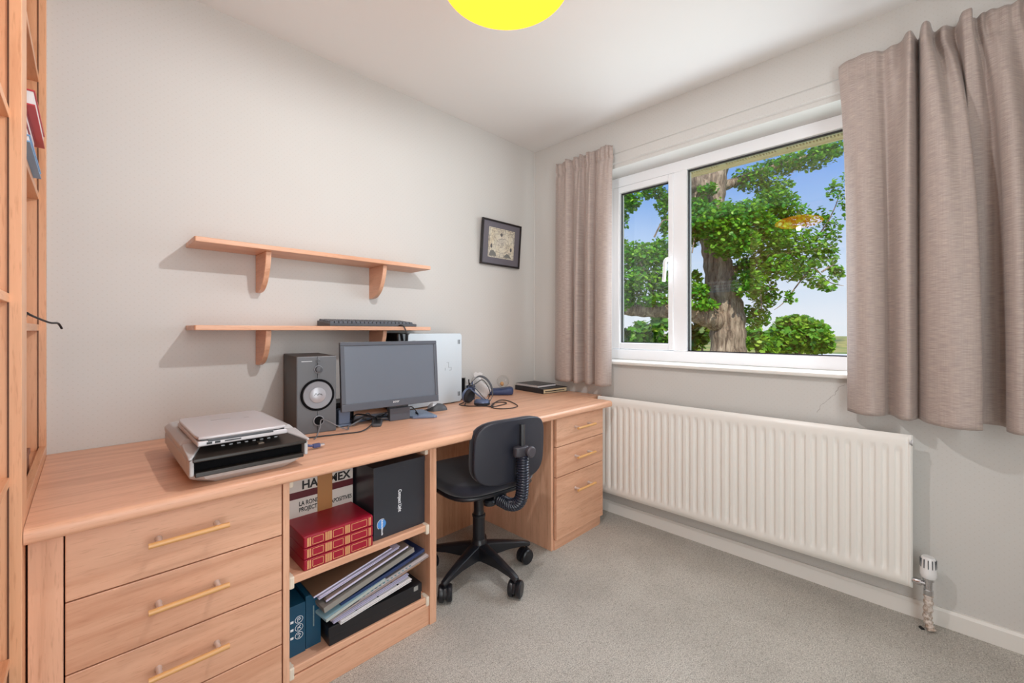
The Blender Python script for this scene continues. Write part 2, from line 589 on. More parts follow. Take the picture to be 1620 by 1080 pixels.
def bar_handle(xc, z, y=-.70, L=.165, parent=None):
    h = M().tube([(xc - L / 2, y - .036, z), (xc + L / 2, y - .036, z)], .0068, 14).obj('handle', WHANDLE, parent, smooth=True)
    for s in (-1, 1):
        p = M().tube([(xc + s * (L / 2 - .022), y, z), (xc + s * (L / 2 - .022), y - .010, z), (xc + s * (L / 2 - .022), y - .036, z)], [.0075, .006, .006], 12)
        p.obj('handle_post', METAL, h, smooth=True)

# left bank of drawers
FY = -.700
dc = thing('drawer_cabinet', 'beech cabinet of four equal drawers at the near left end of the worktop', 'cabinet', (-2.13, -.4, 0))
b = M()
b.box(-2.352, -2.337, -.680, -.02, 0, UND).box(-1.925, -1.910, -.680, -.02, 0, UND).box(-2.337, -1.925, -.03, -.02, 0, UND).box(-2.337, -1.925, -.665, -.65, 0, .046)
b.obj('body', WZ, dc)
M().box(-2.4085, -2.356, -.698, -.660, 0, UND).obj('filler_panel', WZ, dc, bevel=.001)
for z1, z0 in ((.684, .5265), (.5235, .3635), (.3605, .2025), (.1995, .046)):
    d = M().box(-2.3535, -1.9115, -.700, -.681, z0, z1).obj('drawer', WX, dc, bevel=.0015)
    bar_handle(-2.133, z1 - .07 if z1 > .6 else z1 - .07, -.70, .165, d)

# open shelf unit
oc = thing('shelf_cabinet', 'open beech cabinet with two shelves under the worktop, beside the left drawers', 'cabinet', (-1.63, -.4, 0))
M().box(-1.908, -1.890, -.700, -.02, 0, UND).obj('side_panel', WZ, oc, bevel=.001)
M().box(-1.389, -1.359, -.700, -.02, 0, UND).obj('side_panel', WZ, oc, bevel=.001)
M().box(-1.890, -1.389, -.03, -.02, 0, UND).obj('back_panel', WBACK, oc)
M().box(-1.8895, -1.3895, -.692, -.031, .360, .385).obj('shelf', WX, oc, bevel=.004, seg=3)
M().box(-1.8895, -1.3895, -.692, -.031, .084, .108).obj('shelf', WX, oc, bevel=.004, seg=3)
M().box(-1.8895, -1.3895, -.694, -.676, 0, .081).obj('plinth', WX, oc, bevel=.001)
CLIPM = mat('cream_clip', srgb(226, 214, 196), .35)
def clip(x, y, z, s):
    c = M().box(min(x, x + s * .015), max(x, x + s * .015), y - .030, y + .008, z - .022, z + .015)
    c.tube([(x, y - .012, z + .004), (x + s * .018, y - .012, z + .004)], .010, 12)
    c.obj('shelf_clip', CLIPM, oc, bevel=.004, seg=2)
clip(-1.389, -.668, .372, -1); clip(-1.890, -.668, .372, 1); clip(-1.389, -.668, .096, -1); clip(-1.890, -.668, .096, 1)
clip(-1.389, -.66, .676, -1); clip(-1.890, -.66, .676, 1)

# knee-hole back panel
M1 = M().box(-1.357, -.643, -.165, -.147, 0.0, .688)
tag(M1.obj('modesty_panel', WBACK), 'beech panel closing the back of the knee space behind the chair', 'panel')

# pedestal
pc = thing('drawer_pedestal', 'beech pedestal of three drawers under the far end, beside the radiator', 'cabinet', (-.41, -.4, 0))
b = M()
b.box(-.641, -.622, -.686, -.02, 0, UND).box(-.207, -.189, -.686, -.02, 0, UND).box(-.622, -.207, -.03, -.02, 0, UND)
b.obj('body', WZ, pc, bevel=.001)
M().box(-.6215, -.2075, -.692, -.672, 0, .051).obj('plinth', WX, pc)
for z1, z0 in ((.686, .5325), (.5295, .3755), (.3725, .054)):
    d = M().box(-.6205, -.1905, -.705, -.687, z0, z1).obj('drawer', WX, pc, bevel=.0015)
    bar_handle(-.400, z1 - .072 if z1 > .5 else z1 - .088, -.705, .165, d)

# ================================================================ wall shelves
def wall_shelf(z, label):
    t = thing('wall_shelf', label, 'shelf', (-1.53, 0, z))
    pl = [(-2.046, -.0), (-1.034, -.0), (-1.030, -.180), (-1.034, -.184), (-2.042, -.184), (-2.046, -.180)]
    M().prism(pl, z, z + .019, 'xy').obj('board', WX, t, bevel=.005, seg=3)
    for x in (-1.806, -1.288):
        H = z - (1.2955 if z > 1.3 else .985)
        pr = [(-.0, z), (-.150, z)]
        for k in range(1, 13):
            a = k / 12 * PI / 2
            pr.append((-.150 * math.cos(a) ** .75, z - H * math.sin(a) ** 1.25))
        M().prism(pr, x, x + .021, 'yz').obj('bracket', WY, t, bevel=.003, seg=2)
    t['group'] = 'beech wall shelves'
    return t
wall_shelf(1.4560, 'empty beech wall shelf on two curved brackets, the upper of two')
wall_shelf(1.1335, 'beech wall shelf holding a black keyboard, above the monitor')

# ================================================================ tall bookcase at the left edge
bc = thing('bookcase', 'tall beech bookcase at the left edge, touching the worktop end', 'bookcase', (-2.57, -.8, 0))
BX0, BX1 = -2.735, -2.412
M().box(BX0, BX1, -.020, -.001, 0, 2.40).obj('upright', BKZ, bc, bevel=.001)
M().box(BX0, BX1, -.765, -.665, 0, 2.40).obj('upright', BKZ, bc, bevel=.001)
M().box(BX0, BX1, -1.62, -1.60, 0, 2.40).obj('upright', BKZ, bc, bevel=.001)
M().box(BX0 - .003, BX0 + .008, -1.60, -.020, 0, 2.40).obj('back_panel', WBACK, bc)
M().box(BX0, BX1, -1.62, -.001, 2.40, 2.425).obj('top_board', BKY, bc)
BS = BX1 - .016
for z in (1.132, 1.5555, 1.9345):
    M().box(BX0 + .008, BS, -.665, -.020, z, z + .020).obj('shelf', BKY, bc, bevel=.001)
for z in (.462, .822, 1.188, 1.5555, 1.9345):
    M().box(BX0 + .008, BS, -1.60, -.765, z, z + .018).obj('shelf', BKY, bc, bevel=.001)
M().box(BX0 + .008, BS, -.665, -.020, .715, .745).obj('shelf', BKY, bc, bevel=.001)
M().box(BS, BX1, -.665, -.020, .690, .757).obj('bottom_rail', BKY, bc, bevel=.001)
for y in (-.0205, -.7655):                                # dark shadow joint of the face edging
    M().box(BS - .003, BS - .0005, y - .0012, y + .0005, 0, 2.40).obj('joint', mat('joint_brown', srgb(92, 56, 34), .6), bc)

# things on the bookcase shelves
def bookm(label, cover, block, x0, x1, y0, y1, z0, z1, rz=0, cat='book', spine='x', grp=None, name='book'):
    c = ((x0 + x1) / 2, (y0 + y1) / 2, z0)
    t = thing(name, label, cat, c, rz, grp)
    hx, hy, h = (x1 - x0) / 2, (y1 - y0) / 2, z1 - z0
    tk = min(.0035, h * .2)
    t['group'] = 'pile of books in the bookcase'
    cv = M().box(-hx, hx, -hy, hy, 0, tk).box(-hx, hx, -hy, hy, h - tk, h).box(-hx, -hx + tk, -hy, hy, tk, h - tk)
    cv.obj('cover', cover, t, local=True, bevel=.001)
    M().box(-hx + tk, hx - .003, -hy + .003, hy - .003, tk, h - tk).obj('pages', block, t, local=True)
    return t
BLUEP = mat('pale_blue_cover', srgb(120, 170, 214), .4)
bookm('pale blue booklet lying lowest of the pile on the bookcase shelf', BLUEP, PAPER, -2.60, -2.413, -.56, -.215, 1.576, 1.594)
bookm('red book lying on the pale blue booklet in the bookcase', RED, PAPER, -2.61, -2.420, -.57, -.275, 1.5945, 1.6315)
bookm('red book second from top of the bookcase pile, under the white book', RED, PAPER, -2.61, -2.421, -.58, -.262, 1.632, 1.667)
bookm('white book with red back cover topmost of the bookcase pile', mat('red_white_cover', srgb(196, 60, 66), .4), PAPER, -2.60, -2.406, -.55, -.212, 1.6675, 1.705)
wb = thing('wooden_box', 'small brown wooden box on the bookcase floor above the worktop', 'box', (-2.50, -.40, .745))
M().box(-2.56, -2.432, -.47, -.285, .745, .79).obj('body', mat('dark_wood', srgb(120, 70, 46), .5), wb, bevel=.002)
M().box(-2.565, -2.430, -.474, -.281, .790, .806).obj('lid', mat('dark_wood_lid', srgb(134, 80, 54), .5), wb, bevel=.002)
# spectacles
sp = thing('spectacles', 'thin black spectacles on the bookcase shelf, temple arm jutting past the edge', 'glasses', (-2.44, -.42, 1.152))
fr_ = M()
for cx_ in (-2.452, -2.515):
    ring = [(cx_ + .026 * math.cos(a), -.445, 1.172 + .018 * math.sin(a)) for a in [2 * PI * k / 20 for k in range(21)]]
    fr_.tube(ring, .0015, 6)
fr_.tube([(-2.478, -.445, 1.177), (-2.4835, -.446, 1.180), (-2.489, -.445, 1.177)], .0015, 6)
fr_.obj('frame', BLACKP, sp, smooth=True)
M().tube(spline([(-2.426, -.445, 1.177), (-2.418, -.42, 1.170), (-2.392, -.34, 1.1545), (-2.378, -.305, 1.1535), (-2.373, -.290, 1.146), (-2.370, -.283, 1.138)], 5), .0028, 8).obj('temple', BLACKP, sp, smooth=True)
M().tube(spline([(-2.541, -.445, 1.177), (-2.541, -.40, 1.170), (-2.535, -.32, 1.158), (-2.532, -.30, 1.156)], 5), .0024, 8).obj('temple', BLACKP, sp, smooth=True)

# ================================================================ scanner and laptop
SCG = mat('scanner_grey', srgb(186, 184, 184), .38)
SCB = mat('scanner_panel', srgb(44, 38, 34), .3)
BLACKM = mat('matt_black', (.004, .004, .005), .8, spec=.1)
sc = thing('flatbed_scanner', 'grey flatbed scanner with black front slot, under the closed silver laptop', 'scanner', (-1.992, -.50, TOPZ), rad(0))
b = M()
# lower shell: narrow foot, flaring side, flat rim
def rr(x0, x1, y0, y1, cut, z):
    return [(x0 + cut, y0, z), (x1 - cut, y0, z), (x1, y0 + cut, z), (x1, y1 - cut, z), (x1 - cut, y1, z), (x0 + cut, y1, z), (x0, y1 - cut, z), (x0, y0 + cut, z)]
def loft(m, rings):
    n = len(rings[0]); vs = [p for r in rings for p in r]
    fs = [(i * n + k, i * n + (k + 1) % n, (i + 1) * n + (k + 1) % n, (i + 1) * n + k) for i in range(len(rings) - 1) for k in range(n)]
    fs += [tuple(range(n - 1, -1, -1)), tuple((len(rings) - 1) * n + k for k in range(n))]
    return m.add(vs, fs)
loft(b, [rr(-.110, .115, -.190, .205, .03, .0), rr(-.138, .138, -.222, .235, .03, .020), rr(-.144, .144, -.232, .240, .028, .034)])
b.box(-.144, .144, -.185, .240, .034, .071)
b.box(-.144, -.134, -.230, -.185, .034, .076).box(.134, .144, -.230, -.185, .034, .076).box(-.144, .144, -.185, .240, .071, .078)
b.obj('body', SCG, sc, local=True, bevel=.004, seg=3)
lid = M()
loft(lid, [rr(-.147, .147, -.120, .243, .02, .079), rr(-.147, .147, -.120, .243, .02, .092), rr(-.135, .135, -.108, .232, .02, .105)])
for s in (-1, 1):
    lid.hexa([(s * .147, -.236, .078), (s * .139, -.236, .078), (s * .098, -.118, .079), (s * .147, -.118, .079), (s * .147, -.234, .084), (s * .140, -.234, .084), (s * .092, -.112, .102), (s * .145, -.118, .098)])
lid.obj('lid', SCG, sc, local=True, bevel=.004, seg=3)
pn = M()
pn.add([(-.139, -.237, .079), (.139, -.237, .079), (.096, -.112, .1005), (-.096, -.112, .1005), (-.139, -.237, .070), (.139, -.237, .070), (.096, -.112, .08), (-.096, -.112, .08)],
       [(0, 1, 2, 3), (7, 6, 5, 4), (0, 4, 5, 1), (1, 5, 6, 2), (2, 6, 7, 3), (3, 7, 4, 0)])
pnl = pn.obj('control_panel', SCB, sc, local=True, bevel=.003)
for k in range(8):
    u = -.066 + k * .019
    M().box(u, u + .009, -.176, -.168, .0885, .0922).obj('button', SILVER, pnl, local=True, bevel=.001)
M().box(.018, .032, -.206, -.184, .0840, .0880).obj('display', mat('panel_display', srgb(120, 104, 88), .3), pnl, local=True)
M().box(-.134, .134, -.205, -.186, .034, .076).obj('slot', BLACKM, sc, local=True)
M().box(-.132, .132, -.231, -.205, .030, .042).obj('slot_tray', SCB, sc, local=True, bevel=.002)

LAP = mat('laptop_silver', srgb(200, 197, 200), .34, .15)
lp = thing('laptop', 'closed silver laptop lying on top of the grey scanner', 'laptop', (-2.010, -.552, TOPZ + .1055), rad(0))
lb = M()
lb.box(-.108, .108, -.168, .168, 0, .014)
lb.obj('base', LAP, lp, local=True, bevel=.004, seg=3)
ld = M().pillow((0, 0, 0), .109, .169, .0165, .0255, .12, .004)
ld.obj('lid', LAP, lp, local=True, smooth=True)
M().box(-.100, .100, -.164, .160, .0135, .0168).obj('seam', BLACKP, lp, local=True)
M().tube([(-.085, -.163, .0135), (.07, -.163, .0135)], .0058, 12).obj('hinge_bar', GREYD, lp, local=True, smooth=True)
for u in (-.088, -.070): M().box(u, u + .012, -.1690, -.164, .0045, .0098).obj('usb_port', BLACKP, lp, local=True)
M().box(-.048, -.010, -.1690, -.164, .0055, .0085).obj('slot', BLACKP, lp, local=True)
LMK = mat('laptop_mark', srgb(164, 160, 162), .4)
M().box(-.040, .012, .058, .066, .0254, .0258).obj('maker_mark', LMK, lp, local=True)
M().box(.045, .058, .040, .046, .0254, .0258).obj('maker_mark', LMK, lp, local=True)

# usb plug lead
uc = thing('usb_cable', 'short blue cable with a metal plug beside the scanner', 'cable', (-1.83, -.62, TOPZ))
M().tube(spline([(-1.852, -.60, TOPZ + .030), (-1.832, -.60, TOPZ + .032), (-1.818, -.595, TOPZ + .018), (-1.812, -.575, TOPZ + .012), (-1.800, -.57, TOPZ + .022), (-1.785, -.565, TOPZ + .016), (-1.77, -.56, TOPZ + .012)], 6), .0042, 10).obj('lead', BLUECABLE, uc, smooth=True)
M().box(-1.772, -1.748, -.567, -.553, TOPZ + .005, TOPZ + .018).obj('plug_grip', BLUECABLE, uc, bevel=.002)
M().box(-1.749, -1.734, -.566, -.554, TOPZ + .009, TOPZ + .0145).obj('plug', METAL, uc)

# ================================================================ speaker
sk = thing('speaker', 'tall dark grey speaker with round driver, left of the monitor', 'speaker', (-1.7447, -.317, TOPZ), rad(-8.3))
M().box(.0, .147, .010, .300, 0, .306).obj('cabinet', SPKSIDE, sk, local=True, bevel=.004)
fb = M().box(.0, .147, -.002, .012, 0, .306).obj('front_baffle', SPKM, sk, local=True, bevel=.003)
cone = M().lathe([(.055, .004), (.052, .006), (.040, .0055), (.0305, .004)], (.0755, 0, .152), 'y', 48)
cone = M().lathe([(.054, .003), (.053, .006), (.032, .005), (.030, .0035)], (0, 0, 0), 'y', 48)
def faceY(prof, x, z, n=48):
    m = M(); vs = []
    for r, h in prof:
        for k in range(n):
            a = 2 * PI * k / n
            vs.append((x + r * math.cos(a), -h, z + r * math.sin(a)))
    L = len(prof)
    fs = [(i * n + k, i * n + (k + 1) % n, (i + 1) * n + (k + 1) % n, (i + 1) * n + k) for i in range(L - 1) for k in range(n)]
    fs += [tuple(range(n)), tuple((L - 1) * n + k for k in range(n))]
    return m.add(vs, fs)
CONE = mat('driver_cone', srgb(132, 134, 140), .42)
CAPM = mat('driver_cap', srgb(172, 174, 180), .3, .3)
for nm, pr, x, z, mt in (('trim_ring', [(.0665, .0), (.0660, .0012), (.063, .0012)], .0755, .152, SPKM), ('surround', [(.0635, .001), (.0630, .0035), (.050, .0035)], .0755, .152, BLACKM),
                         ('driver_cone', [(.0545, .003), (.0530, .0075), (.034, .0050)], .0755, .152, CONE),
                         ('dust_cap', [(.0305, .0045), (.030, .0075), (.022, .0105), (.010, .0120), (.002, .0123)], .0755, .152, CAPM),
                         ('port_ring', [(.0205, .0), (.0200, .007), (.0175, .0075)], .079, .050, CONE),
                         ('port', [(.0172, .007), (.0168, .0078)], .079, .050, BLACKM),
                         ('knob_ring', [(.0165, .0), (.0160, .005)], .0785, .254, CONE),
                         ('knob', [(.0130, .004), (.0125, .020), (.008, .022)], .0785, .254, GREYD),
                         ('knob_ring', [(.0085, .0), (.0080, .004)], .0775, .288, CONE),
                         ('small_knob', [(.0062, .003), (.006, .014)], .0775, .288, GREYD)):
    faceY([(r, h + .002) for r, h in pr], x, z).obj(nm, mt, sk, local=True, smooth=True)
M().box(.017, .056, -.0032, -.001, .2855, .2880).obj('maker_mark', SILVER, fb, local=True)
lg = M()
for pts in ([(-.014, -.003), (-.008, .005), (-.002, -.003)], [(-.002, -.003), (.004, .004), (.006, .0), (.010, .002), (.015, -.004)]):
    lg.tube([(.0755 + u, -.0146, .155 + v) for u, v in pts], .0011, 6)
lg.obj('logo', BLACKP, sk, local=True)
M().tube([(.0755, -.0025, .0), (.0755, -.0025, .306)], .0009, 4).obj('centre_line', BLACKP, fb, local=True)

scb = thing('speaker_cable', 'grey cables looping on the desk in front of the speaker port', 'cable', (-1.66, -.37, TOPZ))
h = TOPZ + .0032
M().tube(spline([(-1.72, -.43, h), (-1.70, -.40, h), (-1.672, -.360, TOPZ + .030), (-1.661, -.343, TOPZ + .052), (-1.645, -.352, TOPZ + .05), (-1.60, -.372, TOPZ + .02), (-1.565, -.37, h), (-1.545, -.33, h)], 8), .0024, 8).obj('lead', GREYCABLE, scb, smooth=True)
M().tube(spline([(-1.74, -.395, h), (-1.69, -.405, h), (-1.60, -.430, h), (-1.54, -.440, h), (-1.478, -.400, h + .01), (-1.455, -.36, h + .028), (-1.470, -.33, h + .034), (-1.50, -.31, h + .02), (-1.515, -.27, h)], 8), .0026, 8).obj('lead', CABLE, scb, smooth=True)

bx = thing('power_adapter', 'black box standing between the speaker and the monitor', 'box', (-1.52, -.17, TOPZ))
M().box(-1.572, -1.478, -.235, -.11, TOPZ, TOPZ + .093).obj('case', BLACKP, bx, bevel=.004)
for k in range(5): M().box(-1.560 + k * .018, -1.550 + k * .018, -.2365, -.2345, TOPZ + .02, TOPZ + .07).obj('vent', GLOSSB, bx)

# ================================================================ monitor
mo = thing('monitor', 'dark grey widescreen monitor switched off on the desk', 'monitor', (-1.358, -.377, TOPZ), rad(-5.5))
W2, MB, MT = .226, .0725, .3615
TILT = Matrix.Translation((0, 0, MB)) @ Matrix.Rotation(rad(-4.6), 4, 'X') @ Matrix.Translation((0, 0, -MB))
def tilted(m):
    m.v = [tuple(TILT @ Vector(p)) for p in m.v]
    return m
BEZ = mat('monitor_bezel', srgb(88, 93, 102), .3)  # lighter blue-grey: reflected light put into the bezel colour
bz = M()
bz.box(-W2, W2, 0, .020, MB, MB + .031).box(-W2, W2, 0, .020, MT - .016, MT).box(-W2, -W2 + .019, 0, .020, MB + .031, MT - .016).box(W2 - .015, W2, 0, .020, MB + .031, MT - .016)
bzo = tilted(bz).obj('bezel', BEZ, mo, local=True, bevel=.0025)
SCR = mat('screen_glass', (.13, .155, .195), .30, spec=.9)  # pale bluish reflection put into the screen's base colour
tilted(M().box(-W2 + .017, W2 - .013, .0050, .020, MB + .029, MT - .014)).obj('screen', SCR, mo, local=True)
bk = M(); loft(bk, [[(-W2, .02, MB), (W2, .02, MB), (W2, .02, MT), (-W2, .02, MT)], [(-W2 + .01, .035, MB + .01), (W2 - .01, .035, MB + .01), (W2 - .01, .035, MT - .01), (-W2 + .01, .035, MT - .01)], [(-.13, .058, MB + .05), (.13, .058, MB + .05), (.13, .058, MT - .05), (-.13, .058, MT - .05)]])
tilted(bk).obj('back_cover', GREYD, mo, local=True, bevel=.004)
text_obj('logo', 'acer', .016, WHITEP, FR[mo.name] @ TILT @ (frame_mtx((-.004, -.0006, MB + .0165), (1, 0, 0), (0, 0, 1))), bzo, .0003, width=.030)
BASEM = mat('stand_blue_grey', srgb(112, 130, 158), .3, .15)  # reflection of the window put into the stand's blue-grey colour
st = M().box(-.002, .092, .045, .075, .006, .16).obj('stand_neck', GREYD, mo, local=True, bevel=.004)
M().box(-.004, .094, .034, .052, .0, .058).obj('stand_shroud', BEZ, mo, local=True, bevel=.003)
bs = M()
bs.prism([(.095, .055), (.100, .02), (.185, -.030), (.205, -.022), (.225, .16), (.10, .20), (-.13, .20), (-.235, .16), (-.222, .065), (-.170, .055), (-.150, .10), (-.03, .12), (.0, .055)], .0, .011, 'xy')
bs.obj('stand_base', BASEM, mo, local=True, bevel=.003)
M().box(-.220, -.172, .058, .10, .011, .075).obj('base_arm', BASEM, mo, local=True, bevel=.005)

ct = thing('cable_tangle', 'tangle of black cables under the monitor', 'cable', (-1.42, -.27, TOPZ))
random.seed(4)
for k in range(4):
    pts = [(-1.53 + .045 * i + random.uniform(-.02, .02), -.29 + random.uniform(-.04, .05), TOPZ + .0035 + random.uniform(0.0, .040) * (0 < i < 5)) for i in range(6)]
    M().tube(spline(pts, 6), .0034, 8).obj('lead', CABLE if k % 3 else GREYCABLE, ct, smooth=True)
M().tube(spline([(-1.20, -.20, TOPZ + .013), (-1.235, -.25, TOPZ + .03), (-1.24, -.33, TOPZ + .05), (-1.215, -.345, TOPZ + .0145), (-1.20, -.30, TOPZ + .0145)], 8), .0026, 8).obj('lead', CABLE, ct, smooth=True)

ph = thing('remote_control', 'slim dark grey remote lying in front of the monitor stand', 'remote control', (-1.41, -.325, TOPZ), math.atan2(.150, .088))
M().pillow((0, 0, 0), .088, .021, 0, .012, .25, .003).obj('body', GREYD, ph, local=True, smooth=True)
M().box(-.07, .07, -.014, .014, .0118, .0126).obj('keypad', BLACKP, ph, local=True)

ms = thing('mouse', 'black and silver computer mouse on the desk, right of the monitor stand', 'mouse', (-1.052, -.268, TOPZ), math.atan2(-.043, .091))
def mfn(x, y, z):
    k = 1 - .18 * ((x) / .052)
    return (x, y * k, max(0.0, z) * (1 - .25 * max(0, -x / .052)))
M().ball((0, 0, .0), (.053, .031, .036), 28, 14, mfn).obj('shell', GREYD, ms, local=True, smooth=True)
M().ball((-.018, 0, .005), (.032, .020, .0365), 24, 12, lambda x, y, z: (x, y, max(.006, z))).obj('buttons', SILVER, ms, local=True, smooth=True)
M().tube(spline([(-.05, 0, .006), (-.085, .004, .004), (-.14, .04, .004), (-.19, .06, .006), (-.20, .13, .005)], 8), .0022, 8).obj('lead', CABLE, ms, local=True, smooth=True)

# ================================================================ tower computer
TW = mat('tower_silver', srgb(198, 208, 214), .38, .1)
tw = thing('computer_tower', 'silver computer tower against the wall behind the monitor', 'computer', (-.800, -.150, TOPZ), rad(3))
M().box(-.392, .0, .004, .135, .008, .392).obj('case', GREYD, tw, local=True, bevel=.006, seg=3)
sd = M(); vsx = []
sd.prism([(-.365 + .012, .006), (-.012, .006), (0, .018), (0, .382), (-.012, .393), (-.365 + .012, .393), (-.365, .382), (-.365, .018)], .0, -.004, 'xz')
sdo = sd.obj('side_panel', TW, tw, local=True, bevel=.003)
M().box(-.425, -.368, -.004, .137, .004, .397).obj('front_bezel', GLOSSB, tw, local=True, bevel=.006, seg=3)
for px, pz in ((-.030, .345), (-.030, .050), (-.335, .345)):
    for s in (0, 1): M().box(px + s * .010, px + .004 + s * .010, -.0055, -.003, pz - .012, pz + .012).obj('catch', GREYD, sdo, local=True)
crs = M()
for (a, c) in (((-.112, .232), (-.098, .232)), ((-.098, .232), (-.098, .203)), ((-.098, .203), (-.078, .203)), ((-.078, .203), (-.078, .188)), ((-.078, .188), (-.092, .188)), ((-.122, .203), (-.122, .188))):
    crs.tube([(a[0], -.0042, a[1]), (c[0], -.0042, c[1])], .0011, 4)
crs.obj('cross_vent', mat('emboss_grey', srgb(150, 158, 164), .4), sdo, local=True)
for x in (-.35, -.05):
    for y in (.02, .11): M().lathe([(.012, 0), (.012, .008)], (x, y, 0), 'z', 12).obj('foot', BLACKP, tw, local=True)

# ================================================================ keyboard on the lower shelf
kb = thing('keyboard', 'black keyboard on the lower wall shelf above the monitor', 'keyboard', (-1.335, -.10, 1.1525), rad(1))
KZ = lambda y: .012 + (y + .07) * .11
kbd = M(); loft(kbd, [[(-.225, -.072, .0), (.225, -.072, .0), (.225, .072, .0), (-.225, .072, .0)], [(-.225, -.072, .013), (.225, -.072, .013), (.225, .072, .028), (-.225, .072, .028)]])
kbd.obj('body', GREYD, kb, local=True, bevel=.003)
kc = M()
for r in range(6):
    y = -.055 + r * .0205 + (.004 if r == 5 else 0)
    for c in range(21):
        x = -.212 + c * .0205
        if 14.5 < c < 15.5 and r < 5 and r in (2,): continue
        z0 = .013 + (y + .072) * .104
        kc.hexa([(x - .009, y - .009, z0 - .002), (x + .009, y - .009, z0 - .002), (x + .009, y + .009, z0), (x - .009, y + .009, z0), (x - .007, y - .007, z0 + .0075), (x + .007, y - .007, z0 + .0075), (x + .007, y + .006, z0 + .009), (x - .007, y + .006, z0 + .009)])
kk = kc.obj('keys', mat('keycaps', srgb(84, 88, 96), .5), kb, local=True)
kk['kind'] = 'stuff'
M().tube(spline([(-1.215, -.172, 1.157), (-1.205, -.186, 1.159), (-1.196, -.196, 1.145), (-1.185, -.20, 1.11), (-1.182, -.19, 1.06), (-1.19, -.17, 1.0), (-1.20, -.165, .95)], 8), .0032, 8).obj('lead', CABLE, kb, smooth=True)
M().tube([(-1.186, -.200, 1.118), (-1.182, -.19, 1.06)], .0075, 10).obj('lead_plug', BLACKP, kb, smooth=True)

# ================================================================ headphones, globe, pots
HZ = YAW - PI / 2
HBLUE = mat('headphone_blue_grey', srgb(92, 108, 140), .35, .2)
PAD = mat('foam_pad', (.02, .02, .024), .9)
hp = thing('headphones', 'blue grey headphones lying on the desk right of the computer tower', 'headphones', (-.80, -.285, TOPZ), HZ)
# local axes: x to the viewer's right, y away, z up
c1 = Matrix.Translation((-.052, .02, .050)) @ Euler((0, rad(12), rad(-38))).to_matrix().to_4x4()
m = M(); vs = []
prof = [(.0, -.014), (.030, -.014), (.040, -.006), (.043, .004), (.040, .010)]
m.lathe(prof, (0, 0, 0), 'x', 28); m.v = [tuple(c1 @ Vector(p)) for p in m.v]
m.obj('ear_cup', HBLUE, hp, local=True, smooth=True)
m = M().lathe([(.040, .008), (.041, .018), (.030, .024), (.012, .016), (0.001, .014)], (0, 0, 0), 'x', 28)
c1b = Matrix.Translation((-.052, .02, .050)) @ Euler((0, rad(12), rad(-38))).to_matrix().to_4x4()
m.v = [tuple(c1b @ Vector(p)) for p in m.v]; m.obj('ear_pad', PAD, hp, local=True, smooth=True)
m = M().lathe([(.0, .030), (.032, .030), (.042, .024), (.044, .014)], (.030, -.005, .0), 'z', 28)
m.obj('ear_cup', HBLUE, hp, local=True, smooth=True)
m = M().lathe([(.041, .0), (.044, .004), (.043, .015), (.02, .018), (0.001, .018)], (.030, -.005, .0), 'z', 28)
m.obj('ear_pad', PAD, hp, local=True, smooth=True)
def ribbon(pts, wv, th):
    m = M(); wv = Vector(wv); pts = [Vector(p) for p in pts]; R = []
    for i, p in enumerate(pts):
        d = (pts[min(i + 1, len(pts) - 1)] - pts[max(i - 1, 0)]).normalized()
        n_ = d.cross(wv).normalized() * th / 2; s_2 = wv / 2
        R.append([p - s_2 - n_, p + s_2 - n_, p + s_2 + n_, p - s_2 + n_])
    return loft(m, R)
band = spline([(-.048, .010, .093), (-.030, .015, .118), (.0, .02, .150), (.030, .02, .152), (.060, .02, .132), (.082, .015, .095), (.088, .005, .055), (.078, -.008, .026), (.058, -.010, .020)], 8)
ribbon(band, (.004, .022, .006), .003).obj('headband', GREYD, hp, local=True, smooth=True)
inner = spline([(-.040, .0, .100), (-.01, .004, .112), (.03, .010, .135), (.062, .010, .098), (.074, .005, .060), (.062, -.004, .028)], 8)
M().tube(inner, .0022, 8).obj('inner_strap', BLACKP, hp, local=True, smooth=True)
M().tube(spline([(-.045, .008, .092), (-.02, .0, .075), (.02, -.01, .045), (.05, -.02, .022)], 8), .0042, 8).obj('yoke', HBLUE, hp, local=True, smooth=True)
M().tube(spline([(-.038, .012, .108), (.0, .0, .082), (.04, -.01, .04), (.065, -.02, .020)], 8), .0026, 8).obj('yoke', GREYD, hp, local=True, smooth=True)
ch = .003
M().tube(spline([(-.060, 0.000, .010), (-.055, -0.054, ch), (.0, -0.066, ch), (.06, -0.066, ch), (.10, -0.075, ch), (.145, -0.018, ch), (.165, 0.029, ch), (.150, 0.058, ch), (.10, 0.049, ch), (.085, -0.075, ch + .004), (.10, -0.122, ch), (.15, -0.142, ch), (.205, -0.113, ch), (.225, -0.046, ch), (.18, 0.096, ch), (.13, 0.134, ch), (.10, 0.020, ch + .004), (.088, -0.103, ch)], 8), .0026, 8).obj('lead', CABLE, hp, local=True, smooth=True)
M().tube(spline([(-.055, .03, .02), (-.085, .02, ch), (-.095, -.01, ch), (-.075, -.045, ch), (-.04, -.06, ch)], 8), .0024, 8).obj('lead', CABLE, hp, local=True, smooth=True)

gb = thing('glass_globe', 'clear glass globe on a rounded dark blue base behind the headphones', 'globe', (-.452, -.105, TOPZ), HZ)
m = M().pillow((0, 0, 0), .088, .052, 0, .036, .55, .014)
m.v = [(x, y, z * (1.0 + .32 * max(0, min(1, (x - .01) / .05)) if z > .012 else 1)) for x, y, z in m.v]
m.obj('base', mat('dark_blue_base', srgb(52, 66, 104), .5), gb, local=True, smooth=True)
M().ball((.020, .0, .083), (.040, .040, .040), 32, 20).obj('globe', CLEAR, gb, local=True, smooth=True)
M().ball((.014, .0, .068), (.012, .010, .014), 16, 10).obj('figure', mat('globe_figure', srgb(196, 150, 100), .5), gb, local=True, smooth=True)

